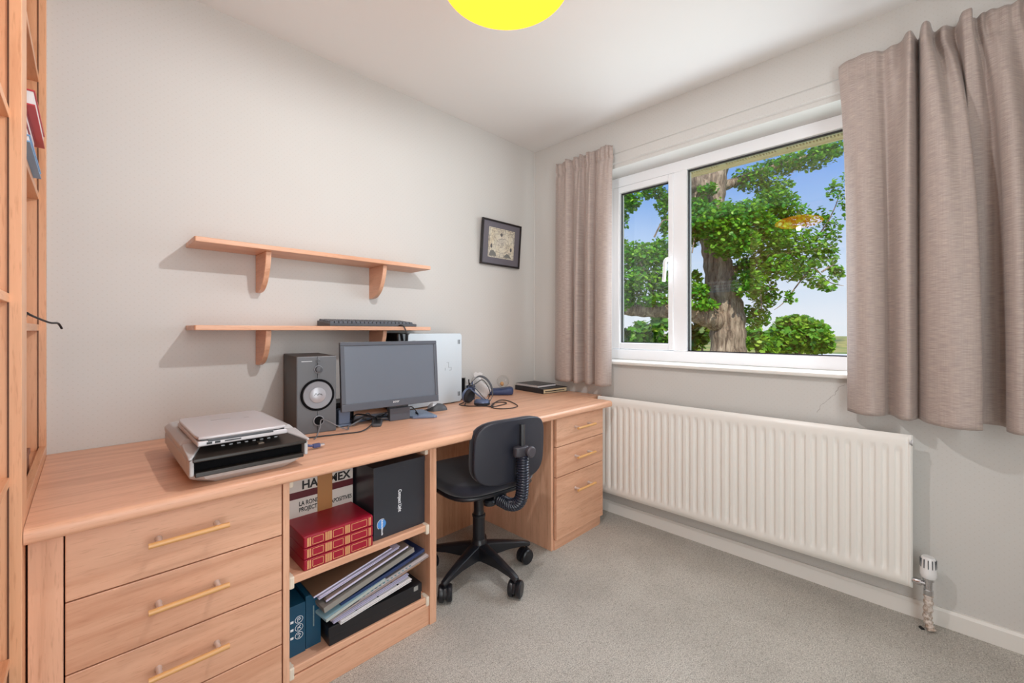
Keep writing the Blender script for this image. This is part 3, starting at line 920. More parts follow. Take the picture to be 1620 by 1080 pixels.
pt = thing('pen_holder', 'black pen holder beside the right edge of the computer tower', 'pen holder', (-.738, -.090, TOPZ), HZ)
M().prism([(-.018, -.02), (.012, -.02), (.012, .02), (-.018, .02)], 0, .128, 'xy').obj('tall_box', GLOSSB, pt, local=True, bevel=.003)
cup = M().lathe([(.001, 0), (.024, 0), (.026, .082), (.023, .082), (.022, .006), (.001, .006)], (.045, .0, 0), 'z', 28)
cup.obj('cup', NAVY, pt, local=True, smooth=True)
for dx, dy, hz, mt in ((-.008, .004, .118, BLACKP), (.006, -.006, .106, HBLUE), (.010, .008, .112, METAL), (-.002, -.012, .10, BLACKP)):
    M().tube([(.045 + dx * .6, dy * .6, .008), (.045 + dx * 1.6, dy * 1.5, hz)], .0036, 8).obj('pen', mt, pt, local=True, smooth=True)
M().tube(spline([(.03, -.02, .06), (.028, -.035, .04), (.035, -.04, .01), (.02, -.05, .004)], 6), .003, 8).obj('lead', GREYCABLE, pt, local=True, smooth=True)

cw = thing('plastic_bag', 'crumpled clear white plastic bag against the wall behind the headphones', 'bag', (-.62, -.085, TOPZ), HZ)
random.seed(9)
def crum(x, y, z):
    k = 1 + .16 * math.sin(31 * x + 17 * z) * math.cos(43 * y + 29 * x) + .10 * math.sin(90 * z + 60 * x)
    return (x * k, y * k * .9, max(0.0, z * k))
M().ball((0, 0, .042), (.078, .045, .062), 36, 20, crum).obj('film', mat('white_film', (.80, .80, .80), .25, **{'Transmission Weight': .35}), cw, local=True, smooth=False)
M().prism([(-.012, .0), (.012, .0), (.03, .05), (.012, .058), (.0, .052), (-.014, .060), (-.026, .048)], -.002, .002, 'xz').obj('knot', mat('white_film_knot', (.8, .8, .8), .3), cw, local=True).location = (.0, .0, .095)

# ================================================================ notebooks in the corner
nb = thing('diary', 'thick black hardback diary, lower of two notebooks in the desk corner', 'book', (-.124, -.170, TOPZ), rad(-6))
BKC = mat('diary_cover', (.015, .016, .020), .4)
hx, hy = .112, .142
cv = M().box(-hx, hx, -hy, hy, 0, .0028).box(-hx, hx, -hy, hy, .0282, .031).box(-hx, -hx + .003, -hy, hy, 0, .031)
cv.obj('cover', BKC, nb, local=True, bevel=.001)
M().box(-hx + .003, hx - .004, -hy + .004, hy - .003, .0028, .0282).obj('pages', CREAM, nb, local=True)
M().box(-hx - .001, hx + .001, .05, .058, -.0, .0318).obj('elastic_band', BLACKP, nb, local=True)
M().box(-hx + .02, hx - .03, -hy - .0005, -hy + .006, .012, .0165).obj('bookmark_band', BKC, nb, local=True)
n2 = thing('spiral_notebook', 'black wire-bound notebook, upper of two in the desk corner', 'notebook', (-.140, -.140, TOPZ + .0318), rad(-4))
M().box(-.088, .086, -.105, .105, .0140, .0166).box(-.088, .086, -.105, .105, 0, .0024).obj('cover', mat('brown_black_cover', srgb(42, 36, 38), .4), n2, local=True, bevel=.0008)
M().box(-.084, .084, -.103, .103, .0024, .0140).obj('pages', PAPER, n2, local=True)
for k in range(26):
    y = -.098 + k * .0078
    M().tube([(-.086 + .0070 * math.cos(a) - .002, y, .0083 + .0088 * math.sin(a)) for a in [2 * PI * j / 12 for j in range(12)]] , .0007, 5).obj('wire_loop', METAL, n2, local=True)

# ================================================================ picture
pf = thing('picture_frame', 'small framed antique map hanging near the corner of the left wall', 'picture', (-.362, -.006, 1.565), rot=(rad(4.6), 0, 0))
FW, FH = .178, .294
f_ = M()
for (x0, x1, z0, z1) in ((-FW, FW, 0, .011), (-FW, FW, FH - .011, FH), (-FW, -FW + .011, .011, FH - .011), (FW - .011, FW, .011, FH - .011)):
    f_.box(x0, x1, -.018, .0, z0, z1)
f_.obj('frame', mat('black_frame', srgb(34, 28, 28), .35), pf, local=True, bevel=.002)
M().box(-FW + .010, FW - .010, -.010, -.004, .010, FH - .010).obj('mount', mat('grey_mount', srgb(104, 100, 108), .6), pf, local=True)
MAPM = mat('antique_map', srgb(214, 206, 186), .6)
_q = N(MAPM)
_v = _q.coord((1, 1, 1))
_n = _q.noise(_v, 14, 5, .6)
_bd = _q.math('LESS_THAN', _q.math('ABSOLUTE', _q.math('SUBTRACT', _n, .52)), .012)
_n2 = _q.noise(_v, 42, 4, .6)
_rv = _q.math('LESS_THAN', _q.math('ABSOLUTE', _q.math('SUBTRACT', _n2, .5)), .020)
_tone = _q.ramp(_q.noise(_v, 9, 3), [(.35, srgb(198, 192, 180)), (.5, srgb(218, 211, 192)), (.7, srgb(206, 190, 160))])
_c1 = _q.mix(_q.math('MULTIPLY', _bd, .6), _tone, srgb(110, 104, 100))
_c2 = _q.mix(_q.math('MULTIPLY', _rv, .35), _c1, srgb(120, 116, 112))
_q.l(_c2, _q.b.inputs['Base Color'])
mp_ = M().box(-.118, .118, -.0115, -.0095, .052, .246).obj('map_print', MAPM, pf, local=True)
INK = mat('map_ink', srgb(96, 94, 96), .7)
ms_ = M()
for (x0, x1, z0, z1) in ((-.112, .112, .058, .0595), (-.112, .112, .2385, .240), (-.112, -.1105, .058, .240), (.1105, .112, .058, .240), (-.112, .112, .224, .2248)):
    ms_.box(x0, x1, -.0122, -.0112, z0, z1)
ms_.obj('map_border', INK, mp_, local=True)
co = M()
co.tube([(-.080 + .0, -.0119, .225), (-.070, -.0119, .19), (-.045, -.0119, .165), (-.03, -.0119, .16), (-.015, -.0119, .178), (.03, -.0119, .182), (.060, -.0119, .170), (.070, -.0119, .135), (.05, -.0119, .10), (.0, -.0119, .085), (-.045, -.0119, .092), (-.055, -.0119, .125), (-.045, -.0119, .165)], .0007, 5)
co.obj('map_outline', INK, mp_, local=True)
for (cx_, cz_, rx_, rz_) in ((-.005, .207, .011, .012), (-.092, .125, .009, .014), (.088, .118, .009, .014)):
    M().prism([(cx_ + rx_ * math.cos(a), cz_ + rz_ * math.sin(a)) for a in [2 * PI * k / 16 for k in range(16)]], -.0121, -.0112, 'xz').obj('crest', INK, mp_, local=True)
GR = mat('map_vignette', srgb(120, 120, 116), .7)
M().prism([(-.110, .062), (-.040, .062), (-.055, .085), (-.075, .10), (-.10, .092)], -.0121, -.0112, 'xz').obj('vignette', GR, mp_, local=True)
M().prism([(.020, .062), (.095, .062), (.075, .080), (.055, .090), (.035, .078)], -.0121, -.0112, 'xz').obj('vignette', GR, mp_, local=True)

# ================================================================ things in the open cabinet
hb = thing('projector_box', 'white and maroon lettered projector box sealed with brown tape, upper shelf', 'box', (-1.745, -.36, .385))
HBX0, HBX1, HBY, HBT = -1.884, -1.612, -.520, .622
M().box(HBX0, HBX1, HBY, -.20, .385, HBT).obj('carton', mat('carton_white', srgb(216, 208, 200), .45), hb, bevel=.001)
M().box(HBX0, HBX1, HBY - .0006, HBY, .553, .577).obj('printed_band', MAROON, hb)
fm_ = lambda x, z: frame_mtx((x, HBY - .0008, z), (1, 0, 0), (0, 0, 1))
text_obj('lettering', 'HANIMEX', .040, BLACKINK, fm_(-1.793, .583), hb, .0003, .0012, width=.172)
text_obj('lettering', 'LA RONDE', .0215, BLACKINK, fm_(-1.803, .5265), hb, .0003, .0004, width=.076)
text_obj('lettering', 'PROJECTEUR DIAPOSITIVES', .0205, BLACKINK, fm_(-1.803, .506), hb, .0003, .0004, width=.186)
M().box(-1.742, -1.690, HBY - .0024, HBY - .0010, .385, HBT).box(-1.742, -1.690, HBY - .002, -.20, HBT, HBT + .0006).obj('tape', KRAFT, hb)

def gilt_book(z0, z1, label):
    t = thing('gilt_book', label, 'book', (-1.731, -.56, z0), 0, 'red and gold books')
    x0, x1, y0, y1 = -1.846, -1.617, -.690, -.440
    c = M().box(x0, x1, y0 + .004, y1, z0, z1).obj('cover', RED, t, bevel=.0025, seg=3)
    s_ = M().box(x0 + .001, x1 - .001, y0, y0 + .006, z0 + .0012, z1 - .0012).obj('spine', RED, t, bevel=.002, seg=3)
    g = M(); yf = y0 - .0004
    def bar(a, b, c_, d): g.box(x0 + a, x0 + b, yf, yf + .001, z0 + c_, z0 + d)
    H = z1 - z0
    for a in (.010, .014, .019, .066, .070, .0745, .079, .083, .130, .1345, .139, .1435, .213, .218): bar(a, a + .0022, .004, H - .004)
    for a, b in ((.026, .060), (.090, .124), (.152, .206)):
        bar(a, b, .006, .0072); bar(a, b, H - .0072, H - .006); bar(a, a + .0012, .006, H - .006); bar(b - .0012, b, .006, H - .006)
    g.obj('gilt_tooling', GOLD, s_)
gilt_book(.385, .4195, 'red and gold bound book, lowest of the three stacked on the shelf')
gilt_book(.420, .4545, 'red and gold bound book, middle of the three stacked on the shelf')
gilt_book(.455, .4900, 'red and gold bound book, topmost of the three stacked on the shelf')

bb = thing('lamp_box', 'upright black box with white lettering and blue globe, right of the red books', 'box', (-1.497, -.55, .385))
BY = -.668
M().box(-1.604, -1.392, BY, -.445, .385, .643).obj('carton', BLUECARD, bb, bevel=.0015)
M().box(-1.605, -1.391, BY - .0005, BY + .02, .625, .6445).obj('lid_flap', BLUECARD, bb, bevel=.001)
text_obj('lettering', 'Compact Light', .0185, PRINTW, frame_mtx((-1.5065, BY - .0008, .5435), (0, 0, -1), (1, 0, 0)), bb, .0003, .0006, width=.082)
GLB = mat('globe_print', srgb(74, 142, 214), .4)
M().prism([(-1.5735 + .0165 * math.cos(a), .438 + .0165 * math.sin(a)) for a in [2 * PI * k / 32 for k in range(32)]], BY - .0008, BY - .0003, 'xz').obj('globe_print', GLB, bb)
arc = [(-1.5735 + .0180 * math.cos(a), BY - .0009, .438 + .0180 * math.sin(a)) for a in [rad(60 + 170 * k / 20) for k in range(21)]]
M().tube(arc, .0009, 5).obj('globe_ring', PRINTW, bb)
m = M()
random.seed(2)
z = .452
while z > .397:                                   # tiny illegible strapline read top to bottom
    L = random.uniform(.0018, .0035)
    m.box(-1.575, -1.5695 + random.uniform(-.001, .001), BY - .0012, BY - .0008, z - L, z)
    z -= L + .0012
m.obj('strapline_print', PRINTW, bb)

# lower shelf
ab = thing('teal_box', 'larger teal box with three round white symbols, lower shelf far left', 'box', (-1.856, -.5, .108))
M().box(-1.888, -1.826, -.646, -.40, .108, .266).obj('carton', TEAL, ab, bevel=.001)
m = M()
for k, zz in enumerate((.2175, .1925, .1675)):
    x = -1.8455
    m.tube([(x + .0115 * math.cos(a), -.6464, zz + .0105 * math.sin(a)) for a in [2 * PI * j / 24 for j in range(25)]], .0008, 5)
    pic = [[(-.004, -.006), (-.004, .004), (.003, .006), (.005, .001), (-.001, -.001)], [(-.004, -.006), (-.003, .004), (-.003, -.001), (.005, .006), (.0, .0), (.005, -.004)], [(-.005, .003), (.0, .006), (.005, .002), (.0, -.001), (.003, -.006), (-.004, -.005)]][k]
    m.tube([(x + u, -.6464, zz + v) for u, v in pic], .0011, 5)
    m.box(-1.871, -1.862, -.6468, -.6462, zz - .004, zz + .003)
m.obj('symbols', PRINTW, ab)
tb = thing('slim_teal_box', 'slim teal box standing between the symbol box and the paper stack', 'box', (-1.800, -.5, .108))
M().box(-1.8235, -1.7765, -.642, -.39, .108, .277).obj('carton', TEAL, tb, bevel=.001)
m = M(); z = .238
random.seed(5)
while z > .172:
    L = random.uniform(.002, .004); m.box(-1.8015, -1.7975, -.6426, -.642, z - L, z); z -= L + .001
m.obj('side_print', mat('dim_print', srgb(130, 150, 150), .5), tb)

fb_ = thing('flat_black_box', 'flat black box lying under the pile of papers on the lower shelf', 'box', (-1.59, -.55, .108))
M().box(-1.766, -1.418, -.684, -.44, .108, .166).obj('tray', DARKCARD, fb_, bevel=.002)
M().box(-1.768, -1.416, -.686, -.44, .136, .170).obj('lid', DARKCARD, fb_, bevel=.002)
M().box(-1.452, -1.434, -.6868, -.6858, .150, .166).obj('paper_label', mat('grey_label', srgb(150, 150, 146), .6), fb_)

# leaning pile of papers: each item is a slab pivoted at its left lower edge
def sheet(name, label, cat, x, y, z, w_, d_, t_, tilt, rz, m0, m1=None, edge=None, sheets=1):
    o = thing(name, label, cat, (x, y, z), rot=(0, -rad(tilt), rad(rz)), group={'paper_sheaf': 'white sheets in the paper pile', 'magazine': 'magazines on the paper pile'}.get(name))
    body = M()
    for k in range(sheets):
        zz = t_ * k / sheets
        dx = (k * 37 % 5) * .0011; dy = (k * 53 % 7) * .0012
        body.box(dx, w_ + dx, dy, d_ + dy, zz, t_ * (k + .85) / sheets)
    body.obj('sheets' if sheets > 1 else 'cover', m0, o, local=True, bevel=.0008)
    if m1: M().box(.0, w_, -.0012, .0015, .0004, t_ - .0004).obj('fore_edge', m1, o, local=True)
    if edge: edge(o, w_, d_, t_)
    return o
def holes(o, w_, d_, t_):
    m = M()
    for u in (.06, .14, .22): m.lathe([(.0035, t_), (.0035, t_ + .0006)], (u, .012, 0), 'z', 12)
    m.obj('punch_holes', BLACKINK, o, local=True)
LBL = mat('lavender_paper', srgb(206, 202, 226), .5)
sheet('paper_sheaf', 'punched white sheets lying directly on the flat black box', 'papers', -1.735, -.700, .1715, .270, .20, .010, 5.5, 1.5, PAPER, None, holes, 4)
sheet('paper_sheaf', 'white sheets second from the bottom of the leaning pile', 'papers', -1.757, -.697, .1835, .285, .20, .010, 6.5, 2.5, LBL, None, holes, 4)
sheet('card_folder', 'brown card folder in the middle of the leaning paper pile', 'folder', -1.745, -.690, .1965, .330, .20, .005, 7.5, 2, KRAFT)
def mapedge(o, w_, d_, t_):
    m = M()
    for k in range(14): m.box(.10 + k * .0155, .108 + k * .0155, .004, .010, t_, t_ + .0004)
    m.obj('printed_dashes', mat('teal_print', srgb(110, 160, 170), .5), o, local=True)
    M().box(.10, w_ - .004, .001, .020, t_ - .0002, t_ + .0003).obj('pale_margin', mat('pale_margin', srgb(214, 206, 206), .5), o, local=True)
sheet('printed_leaflet', 'wide printed leaflet with pale dashed margin jutting right from the pile', 'leaflet', -1.770, -.705, .2015, .395, .20, .007, 8.5, 2, mat('leaflet', srgb(150, 138, 136), .4), None, mapedge)
LB = mat('pale_blue_folder', srgb(152, 190, 204), .4)
sheet('pale_blue_folder', 'pale blue folder sticking out to the left of the paper pile', 'folder', -1.786, -.712, .2105, .220, .21, .010, 8.5, 6, LB, mat('pale_edge', srgb(176, 184, 180), .5))
sheet('navy_folder', 'dark navy folder in the upper half of the leaning pile', 'folder', -1.730, -.690, .224, .335, .20, .013, 9.5, 2, mat('navy_folder', srgb(34, 48, 86), .35), mat('navy_folder_edge', srgb(46, 62, 104), .35))
sheet('grey_book', 'thick grey book with a worn spine near the top of the pile', 'book', -1.789, -.705, .2375, .345, .20, .018, 10.5, 3, mat('grey_book', srgb(120, 116, 110), .5), mat('grey_book_edge', srgb(140, 136, 130), .55))
sheet('magazine', 'grey backed magazine lying on the thick grey book', 'magazine', -1.778, -.690, .261, .310, .19, .006, 12, 1, mat('magazine_a', srgb(126, 112, 104), .35), LBL, None, 3)
sheet('magazine', 'pale magazine second from the top of the leaning pile', 'magazine', -1.795, -.676, .269, .295, .18, .006, 12, 0, LBL, None, None, 3)
sheet('magazine', 'brown covered magazine topmost of the leaning pile', 'magazine', -1.808, -.668, .277, .280, .18, .005, 12, 0, mat('magazine_b', srgb(120, 94, 74), .4), LBL)

# ================================================================ radiator
ra = thing('radiator', 'long white ribbed panel radiator under the window', 'radiator', (-.075, -1.31, .44))
RX, RZ0, RZ1, RY0, RY1 = -.108, .147, .731, -.604, -2.020
PIT = .0387
def radf(u, v):
    y = RY0 + (RY1 - RY0) * u; z = RZ0 + (RZ1 - RZ0) * v
    ph = ((y - RY1 - .0225) / PIT) % 1.0
    tri = abs(ph - .5) * 2
    prof = max(0.0, min(1.0, (.54 - tri) / .20))      # 1 = floor of a pressed channel
    zz = min(z - (RZ0 + .045), (RZ1 - .050) - z)
    k = max(0.0, min(1.0, zz / .016))
    inside = 1.0 if (RY1 + .030 < y < RY0 - .020) else 0.0
    h = -.0080 * prof * k * inside
    eg = min(y - RY1, RY0 - y, z - RZ0, RZ1 - z)
    lip = .004 if .010 < eg < .017 else 0.0
    roll = .0 if eg > .006 else (.006 - eg) * 2.0
    return (RX + .006 - h + lip * .8 + roll, y, z)
pnl = M().grid(radf, 432, 46)
po = pnl.obj('front_panel', RADM, ra, smooth=True, sharp=60)
M().box(RX + .0165, RX + .026, RY1 + .0005, RY0 - .0005, RZ0 + .0005, RZ1 - .0005).obj('panel_body', RADM, ra, bevel=.003)
M().box(-.050, -.038, RY1 + .02, RY0 - .02, RZ0 + .01, RZ1 - .01).obj('rear_panel', RADM, ra, bevel=.003)
fin = M()
for k in range(70):
    y = RY1 + .04 + k * (RY0 - RY1 - .08) / 69
    fin.box(RX + .026, -.050, y, y + .0015, RZ0 + .05, RZ1 - .05)
fin.obj('convector_fins', RADM, ra)
for y in (RY1 + .2, RY0 - .2): M().box(-.038, -.001, y - .015, y + .015, RZ0 + .05, RZ1 - .08).obj('wall_bracket', RADM, ra)
M().lathe([(.012, 0), (.012, .008), (.007, .008), (.007, .016)], (-.092, RY1 + .002, .703), 'y', 16, Matrix.Scale(1, 4)).obj('bleed_plug', METAL, ra, smooth=True)
M().lathe([(.012, 0), (.012, -.010), (.006, -.010), (.006, -.018)], (-.092, RY1, .703), 'y', 16, Matrix.Scale(-1, 4, (0, 1, 0))).obj('bleed_plug', METAL, ra, smooth=True)

vx, vy = -.090, -2.062
va = thing('radiator_valve', 'white thermostatic valve at the right end of the radiator', 'valve', (vx, vy, .16))
M().lathe([(.001, .283), (.017, .282), (.0205, .277), (.0235, .225), (.0235, .212), (.020, .204), (.001, .204)], (vx, vy, 0), 'z', 32).obj('thermostat_head', WHITEP, va, smooth=True)
m = M()
for k in range(12):
    a = 2 * PI * k / 12
    m.box(-.0012, .0012, .0195, .0235, .243, .275, Matrix.Translation((vx, vy, 0)) @ Matrix.Rotation(a, 4, 'Z'))
m.obj('grip_slots', GREYD, va)
M().lathe([(.001, .205), (.016, .205), (.016, .192), (.012, .190), (.012, .160), (.014, .158), (.014, .140), (.009, .138), (.009, .120)], (vx, vy, 0), 'z', 20).obj('valve_body', CHROME, va, smooth=True)
M().tube([(vx, vy, .178), (vx, vy + .018, .178), (vx, vy + .019, .178), (vx, vy + .034, .178), (vx, vy + .046, .178)], [.009, .009, .0125, .0125, .008], 14).obj('tail_pipe', CHROME, va, smooth=True)
cloth = spline([(vx, vy, .140), (vx + .002, vy, .10), (vx + .012, vy + .002, .05), (vx + .010, vy - .003, .02), (vx + .004, vy - .010, .004)], 8)
m = M().tube(cloth, [.013 + .0018 * math.sin(i * 1.3) for i in range(len(cloth))], 14)
CL = mat('lagging', srgb(196, 182, 170), .9)
_q = N(CL); _q.l(_q.ramp(_q.noise(_q.coord((1, 1, 1)), 120, 3), [(.35, srgb(166, 146, 128)), (.6, srgb(214, 204, 196))]), _q.b.inputs['Base Color'])
m.obj('pipe_lagging', CL, va, smooth=True)
struct(M().tube([(vx - .001, vy + .014, .002), (vx + .010, vy + .022, .002)], .006, 8).obj('carpet_slit', BLACKINK, None))

# ================================================================ curtains
CURT = mat('curtain_cloth', srgb(150, 128, 118), .55, spec=.35, **{'Sheen Weight': .25, 'Sheen Roughness': .4})
_q = N(CURT)
_v = _q.coord((1, 34, 560))
_s1 = _q.noise(_v, 1.0, 3, .6)
_v2 = _q.coord((1, 400, 8)); _s2 = _q.noise(_v2, 1.0, 2, .5)
_cc = _q.ramp(_s1, [(.25, srgb(152, 138, 134)), (.50, srgb(181, 166, 158)), (.75, srgb(206, 190, 177))])
_cc = _q.mix(_q.math('MULTIPLY', _s2, .35), _cc, srgb(118, 102, 100))
_q.l(_cc, _q.b.inputs['Base Color'])
_q.bump(_s1, .10, .0008)

def curtain(name, label, top, bot, zt, zb, xb, nu, nv, seed):
    """cross-sections (y, fold depth) at the heading and at the hem, eased into each other"""
    k = 12
    T = spline([(a, b, 0) for a, b in top], k); B = spline([(a, b, 0) for a, b in bot], k)
    n = len(T) - 1
    def P(u, v):
        f = u * n; i = min(int(f), n - 1); r = f - i
        a = T[i].lerp(T[i + 1], r); b = B[i].lerp(B[i + 1], r)
        w_ = 1 - math.exp(-max(0, v - .03) * 4.2)
        w_ = w_ / (1 - math.exp(-.97 * 4.2))
        c = a.lerp(b, w_)
        d = c.y + .0020 * math.sin(u * 37 + 5 * v + seed) + .0045 * math.sin(u * 130 + seed) * math.exp(-v * 11)
        d -= .010 * math.exp(-((v - .052) / .009) ** 2)      # gathering stitch
        d -= .0015 * math.exp(-((v - .945) / .004) ** 2)     # hem stitch
        z = zt + (zb - zt) * v + (1 - v) ** 10 * .006 * math.sin(u * 41 + seed) - .05 * (c.y - .04) * (v > .9) * (v - .9) * 10
        return (xb - max(.0, d), c.x, z)
    ym = (top[0][0] + top[-1][0]) / 2
    t = thing(name, label, 'curtain', (xb, ym, zt), 0, 'curtains')
    o = M().grid(P, nu, nv).obj('drape', CURT, t, smooth=True, sharp=180)
    s_ = o.modifiers.new('thickness', 'SOLIDIFY'); s_.thickness = .0025; s_.offset = 0
    return t
curtain('curtain', 'short grey brown curtain left of the window, above the far desk corner',
        [(-.255, .02), (-.29, .03), (-.33, .026), (-.36, .045), (-.385, .02), (-.40, .02), (-.42, .035), (-.45, .03), (-.465, .045), (-.475, .02), (-.49, .02), (-.515, .04), (-.535, .035), (-.55, .045), (-.565, .02), (-.58, .025), (-.615, .045), (-.645, .04), (-.675, .04), (-.70, .03)],
        [(-.245, .02), (-.29, .05), (-.34, .06), (-.375, .05), (-.39, .012), (-.385, .0), (-.41, .03), (-.44, .068), (-.46, .06), (-.465, .015), (-.48, .0), (-.50, .03), (-.52, .06), (-.55, .068), (-.562, .03), (-.572, .022), (-.60, .07), (-.64, .088), (-.675, .072), (-.69, .03)],
        2.262, .797, -.042, 228, 80, 2)
curtain('curtain', 'short grey brown curtain right of the window, cut by the photo edge',
        [(-1.79, .02), (-1.83, .03), (-1.87, .024), (-1.90, .03), (-1.93, .022), (-1.96, .03), (-1.99, .028), (-2.005, .080), (-2.02, .072), (-2.035, .006), (-2.045, .098), (-2.065, .090), (-2.075, .015), (-2.10, .045), (-2.135, .012), (-2.15, .080), (-2.17, .078), (-2.175, .03), (-2.185, .02), (-2.20, .025), (-2.215, .022), (-2.235, .03), (-2.26, .032), (-2.28, .03), (-2.30, .02), (-2.33, .03), (-2.42, .03), (-2.46, .025), (-2.50, .035), (-2.62, .03)],
        [(-1.82, .02), (-1.86, .066), (-1.90, .078), (-1.935, .048), (-1.948, .010), (-1.965, .030), (-1.985, .082), (-2.012, .090), (-2.030, .040), (-2.037, .030), (-2.06, .095), (-2.11, .140), (-2.155, .142), (-2.194, .115), (-2.184, .055), (-2.176, .010), (-2.21, .0), (-2.245, .002), (-2.258, .04), (-2.252, .09), (-2.275, .128), (-2.298, .11), (-2.314, .03), (-2.33, .02), (-2.36, .07), (-2.42, .08), (-2.46, .03), (-2.50, .07), (-2.56, .08), (-2.62, .03)],
        2.262, .795, -.046, 348, 90, 5)

# ================================================================ pendant lamp
LX, LY, LZ = -1.545, -1.276, 2.052
pl_ = thing('pendant_lamp', 'glowing yellow pendant lampshade hanging at the top edge', 'lamp', (LX, LY, LZ))
SH = bpy.data.materials.new('glowing_shade'); SH.use_nodes = True
t = SH.node_tree; t.nodes.clear()
em = t.nodes.new('ShaderNodeEmission'); em.inputs[0].default_value = (1.0, .29, .018, 1); em.inputs[1].default_value = 4.2
ou = t.nodes.new('ShaderNodeOutputMaterial'); t.links.new(em.outputs[0], ou.inputs[0])
prof = [(.055, .040), (.10, .036), (.15, .020), (.172, .0), (.168, -.012), (.14, -.026), (.10, -.034), (.05, -.038), (.0008, -.039)]
M().lathe(prof, (LX, LY, LZ), 'z', 64).obj('shade', SH, pl_, smooth=True)
M().tube([(LX, LY, LZ + .05), (LX, LY, CEIL - .03)], .004, 8).obj('flex', WHITEP, pl_, smooth=True)
M().lathe([(.018, .03), (.018, .08), (.010, .095), (.004, .10)], (LX, LY, LZ), 'z', 20).obj('lamp_holder', WHITEP, pl_, smooth=True)
M().lathe([(.05, -.002), (.048, -.014), (.02, -.030), (.005, -.034)], (LX, LY, CEIL), 'z', 28).obj('ceiling_rose', WHITEP, pl_, smooth=True)
def bulb(z, e, r, col):
    L = bpy.data.lights.new('bulb', 'POINT'); L.energy = e; L.shadow_soft_size = r; L.color = col
    o = bpy.data.objects.new('bulb', L); COL.objects.link(o); o.location = (0, 0, z - LZ); o.parent = pl_
bulb(LZ - .055, 31.0, .017, (.93, .97, 1.0))
bulb(LZ + .020, 5.0, .03, (.93, .97, 1.0))

# ================================================================ office chair
ch_ = thing('office_chair', 'black swivel office chair with its back to the camera at the knee space', 'chair', (-1.03, -.57, 0), rad(-7))
base = M()
base.lathe([(.030, .070), (.038, .080), (.038, .145), (.033, .158), (.0285, .165)], (0, 0, 0), 'z', 28)
base.obj('hub', CHAIRP, ch_, local=True, smooth=True)
offs = rad(7)
for k in range(5):
    a = rad(195 + 72 * k) + offs
    R = Matrix.Rotation(a, 4, 'Z')
    m = M()
    rings = []
    for r, hw, z0, z1 in ((.020, .027, .078, .150), (.07, .024, .084, .142), (.15, .020, .090, .126), (.225, .0165, .086, .108), (.254, .015, .080, .098), (.266, .009, .082, .092)):
        rings.append([R @ Vector(p) for p in ((r, -hw, z0), (r, hw, z0), (r, hw * .98, z1 - .006), (r, hw * .45, z1), (r, -hw * .45, z1), (r, -hw * .98, z1 - .006))])
    loft(m, rings)
    m.obj('base_leg', CHAIRP, ch_, local=True, smooth=True, bevel=.002, sharp=30)
    # caster
    ca = a + rad((35, -60, 20, 80, -30)[k])
    T = Matrix.Translation(R @ Vector((.248, 0, 0))) @ Matrix.Rotation(ca, 4, 'Z')
    cs = M()
    for s in (-1, 1):
        wv = M().lathe([(.012, s * .006), (.0335, s * .007), (.035, s * .010), (.035, s * .023), (.030, s * .0285), (.004, s * .0295)], (0, 0, 0), 'y', 28)
        cs.add([T @ (Vector(p) + Vector((-.012, 0, .035))) for p in wv.v], wv.f)
    co_ = cs.obj('caster', CHAIRP, ch_, local=True, smooth=True)
    hd_ = M()
    arc = [(.038 * math.cos(b), .038 * math.sin(b)) for b in [rad(-5 + 190 * j / 14) for j in range(15)]]
    hd_.prism([(u - .012, v + .035) for u, v in arc] + [(u * .8 - .012, v * .8 + .035) for u, v in reversed(arc)], -.0055, .0055, 'xz')
    hd_.tube([(0, 0, .055), (0, 0, .088)], .0065, 10)
    hd_.v = [tuple(T @ Vector(p)) for p in hd_.v]
    hd_.obj('caster_hood', CHAIRP, co_, local=True, smooth=True)
M().lathe([(.0285, .150), (.0285, .268), (.031, .270), (.031, .278), (.026, .281), (.0235, .300)], (0, 0, 0), 'z', 28).obj('column_sleeve', CHAIRP, ch_, local=True, smooth=True)
M().lathe([(.0235, .27), (.0245, .395), (.020, .42)], (0, 0, 0), 'z', 28).obj('gas_column', CHAIRP, ch_, local=True, smooth=True)
M().box(-.075, .075, -.12, .10, .408, .432).box(-.035, .035, -.17, -.10, .400, .424).obj('seat_plate', CHAIRP, ch_, local=True, bevel=.006)
M().tube([(.07, .02, .398), (.17, .02, .396), (.20, .02, .392), (.225, .02, .392)], [.005, .005, .008, .008], 10).obj('height_lever', CHAIRP, ch_, local=True, smooth=True)
FAB = mat('navy_black_fabric', srgb(24, 26, 40), .9, **{'Sheen Weight': .3})
_q = N(FAB); _q.bump(_q.noise(_q.coord((1, 1, 1)), 500, 2), .3, .001)
SHELL = mat('chair_shell', srgb(40, 42, 52), .42)
m = M().pillow((0, .02, 0), .222, .215, .426, .446, .5, .010)
m.obj('seat_pan', CHAIRP, ch_, local=True, smooth=True)
m = M().pillow((0, .02, 0), .226, .220, .442, .490, .5, .022, dome=.008)
m.obj('seat', FAB, ch_, local=True, smooth=True)

# backrest: curved rounded slab, shell towards the camera, cushion towards the desk
BZ, BH, BW = .640, .134, .188
def back(y0, y1, grow, e):
    mm = Matrix(((1, 0, 0, 0), (0, 0, 1, 0), (0, 1, 0, 0), (0, 0, 0, 1)))
    m = M().pillow((0, 0, 0), BW + grow, BH + grow, y0, y1, .50, e, n=56, m=mm)
    m.v = [(x + .012, y + .9 * x * x - .05 * (z), z + BZ - .012) for x, y, z in m.v]
    return m
back(-.262, -.248, 0, .006).obj('back_shell', SHELL, ch_, local=True, smooth=True)
back(-.249, -.205, -.002, .018).obj('back_cushion', FAB, ch_, local=True, smooth=True)
bpx = .028
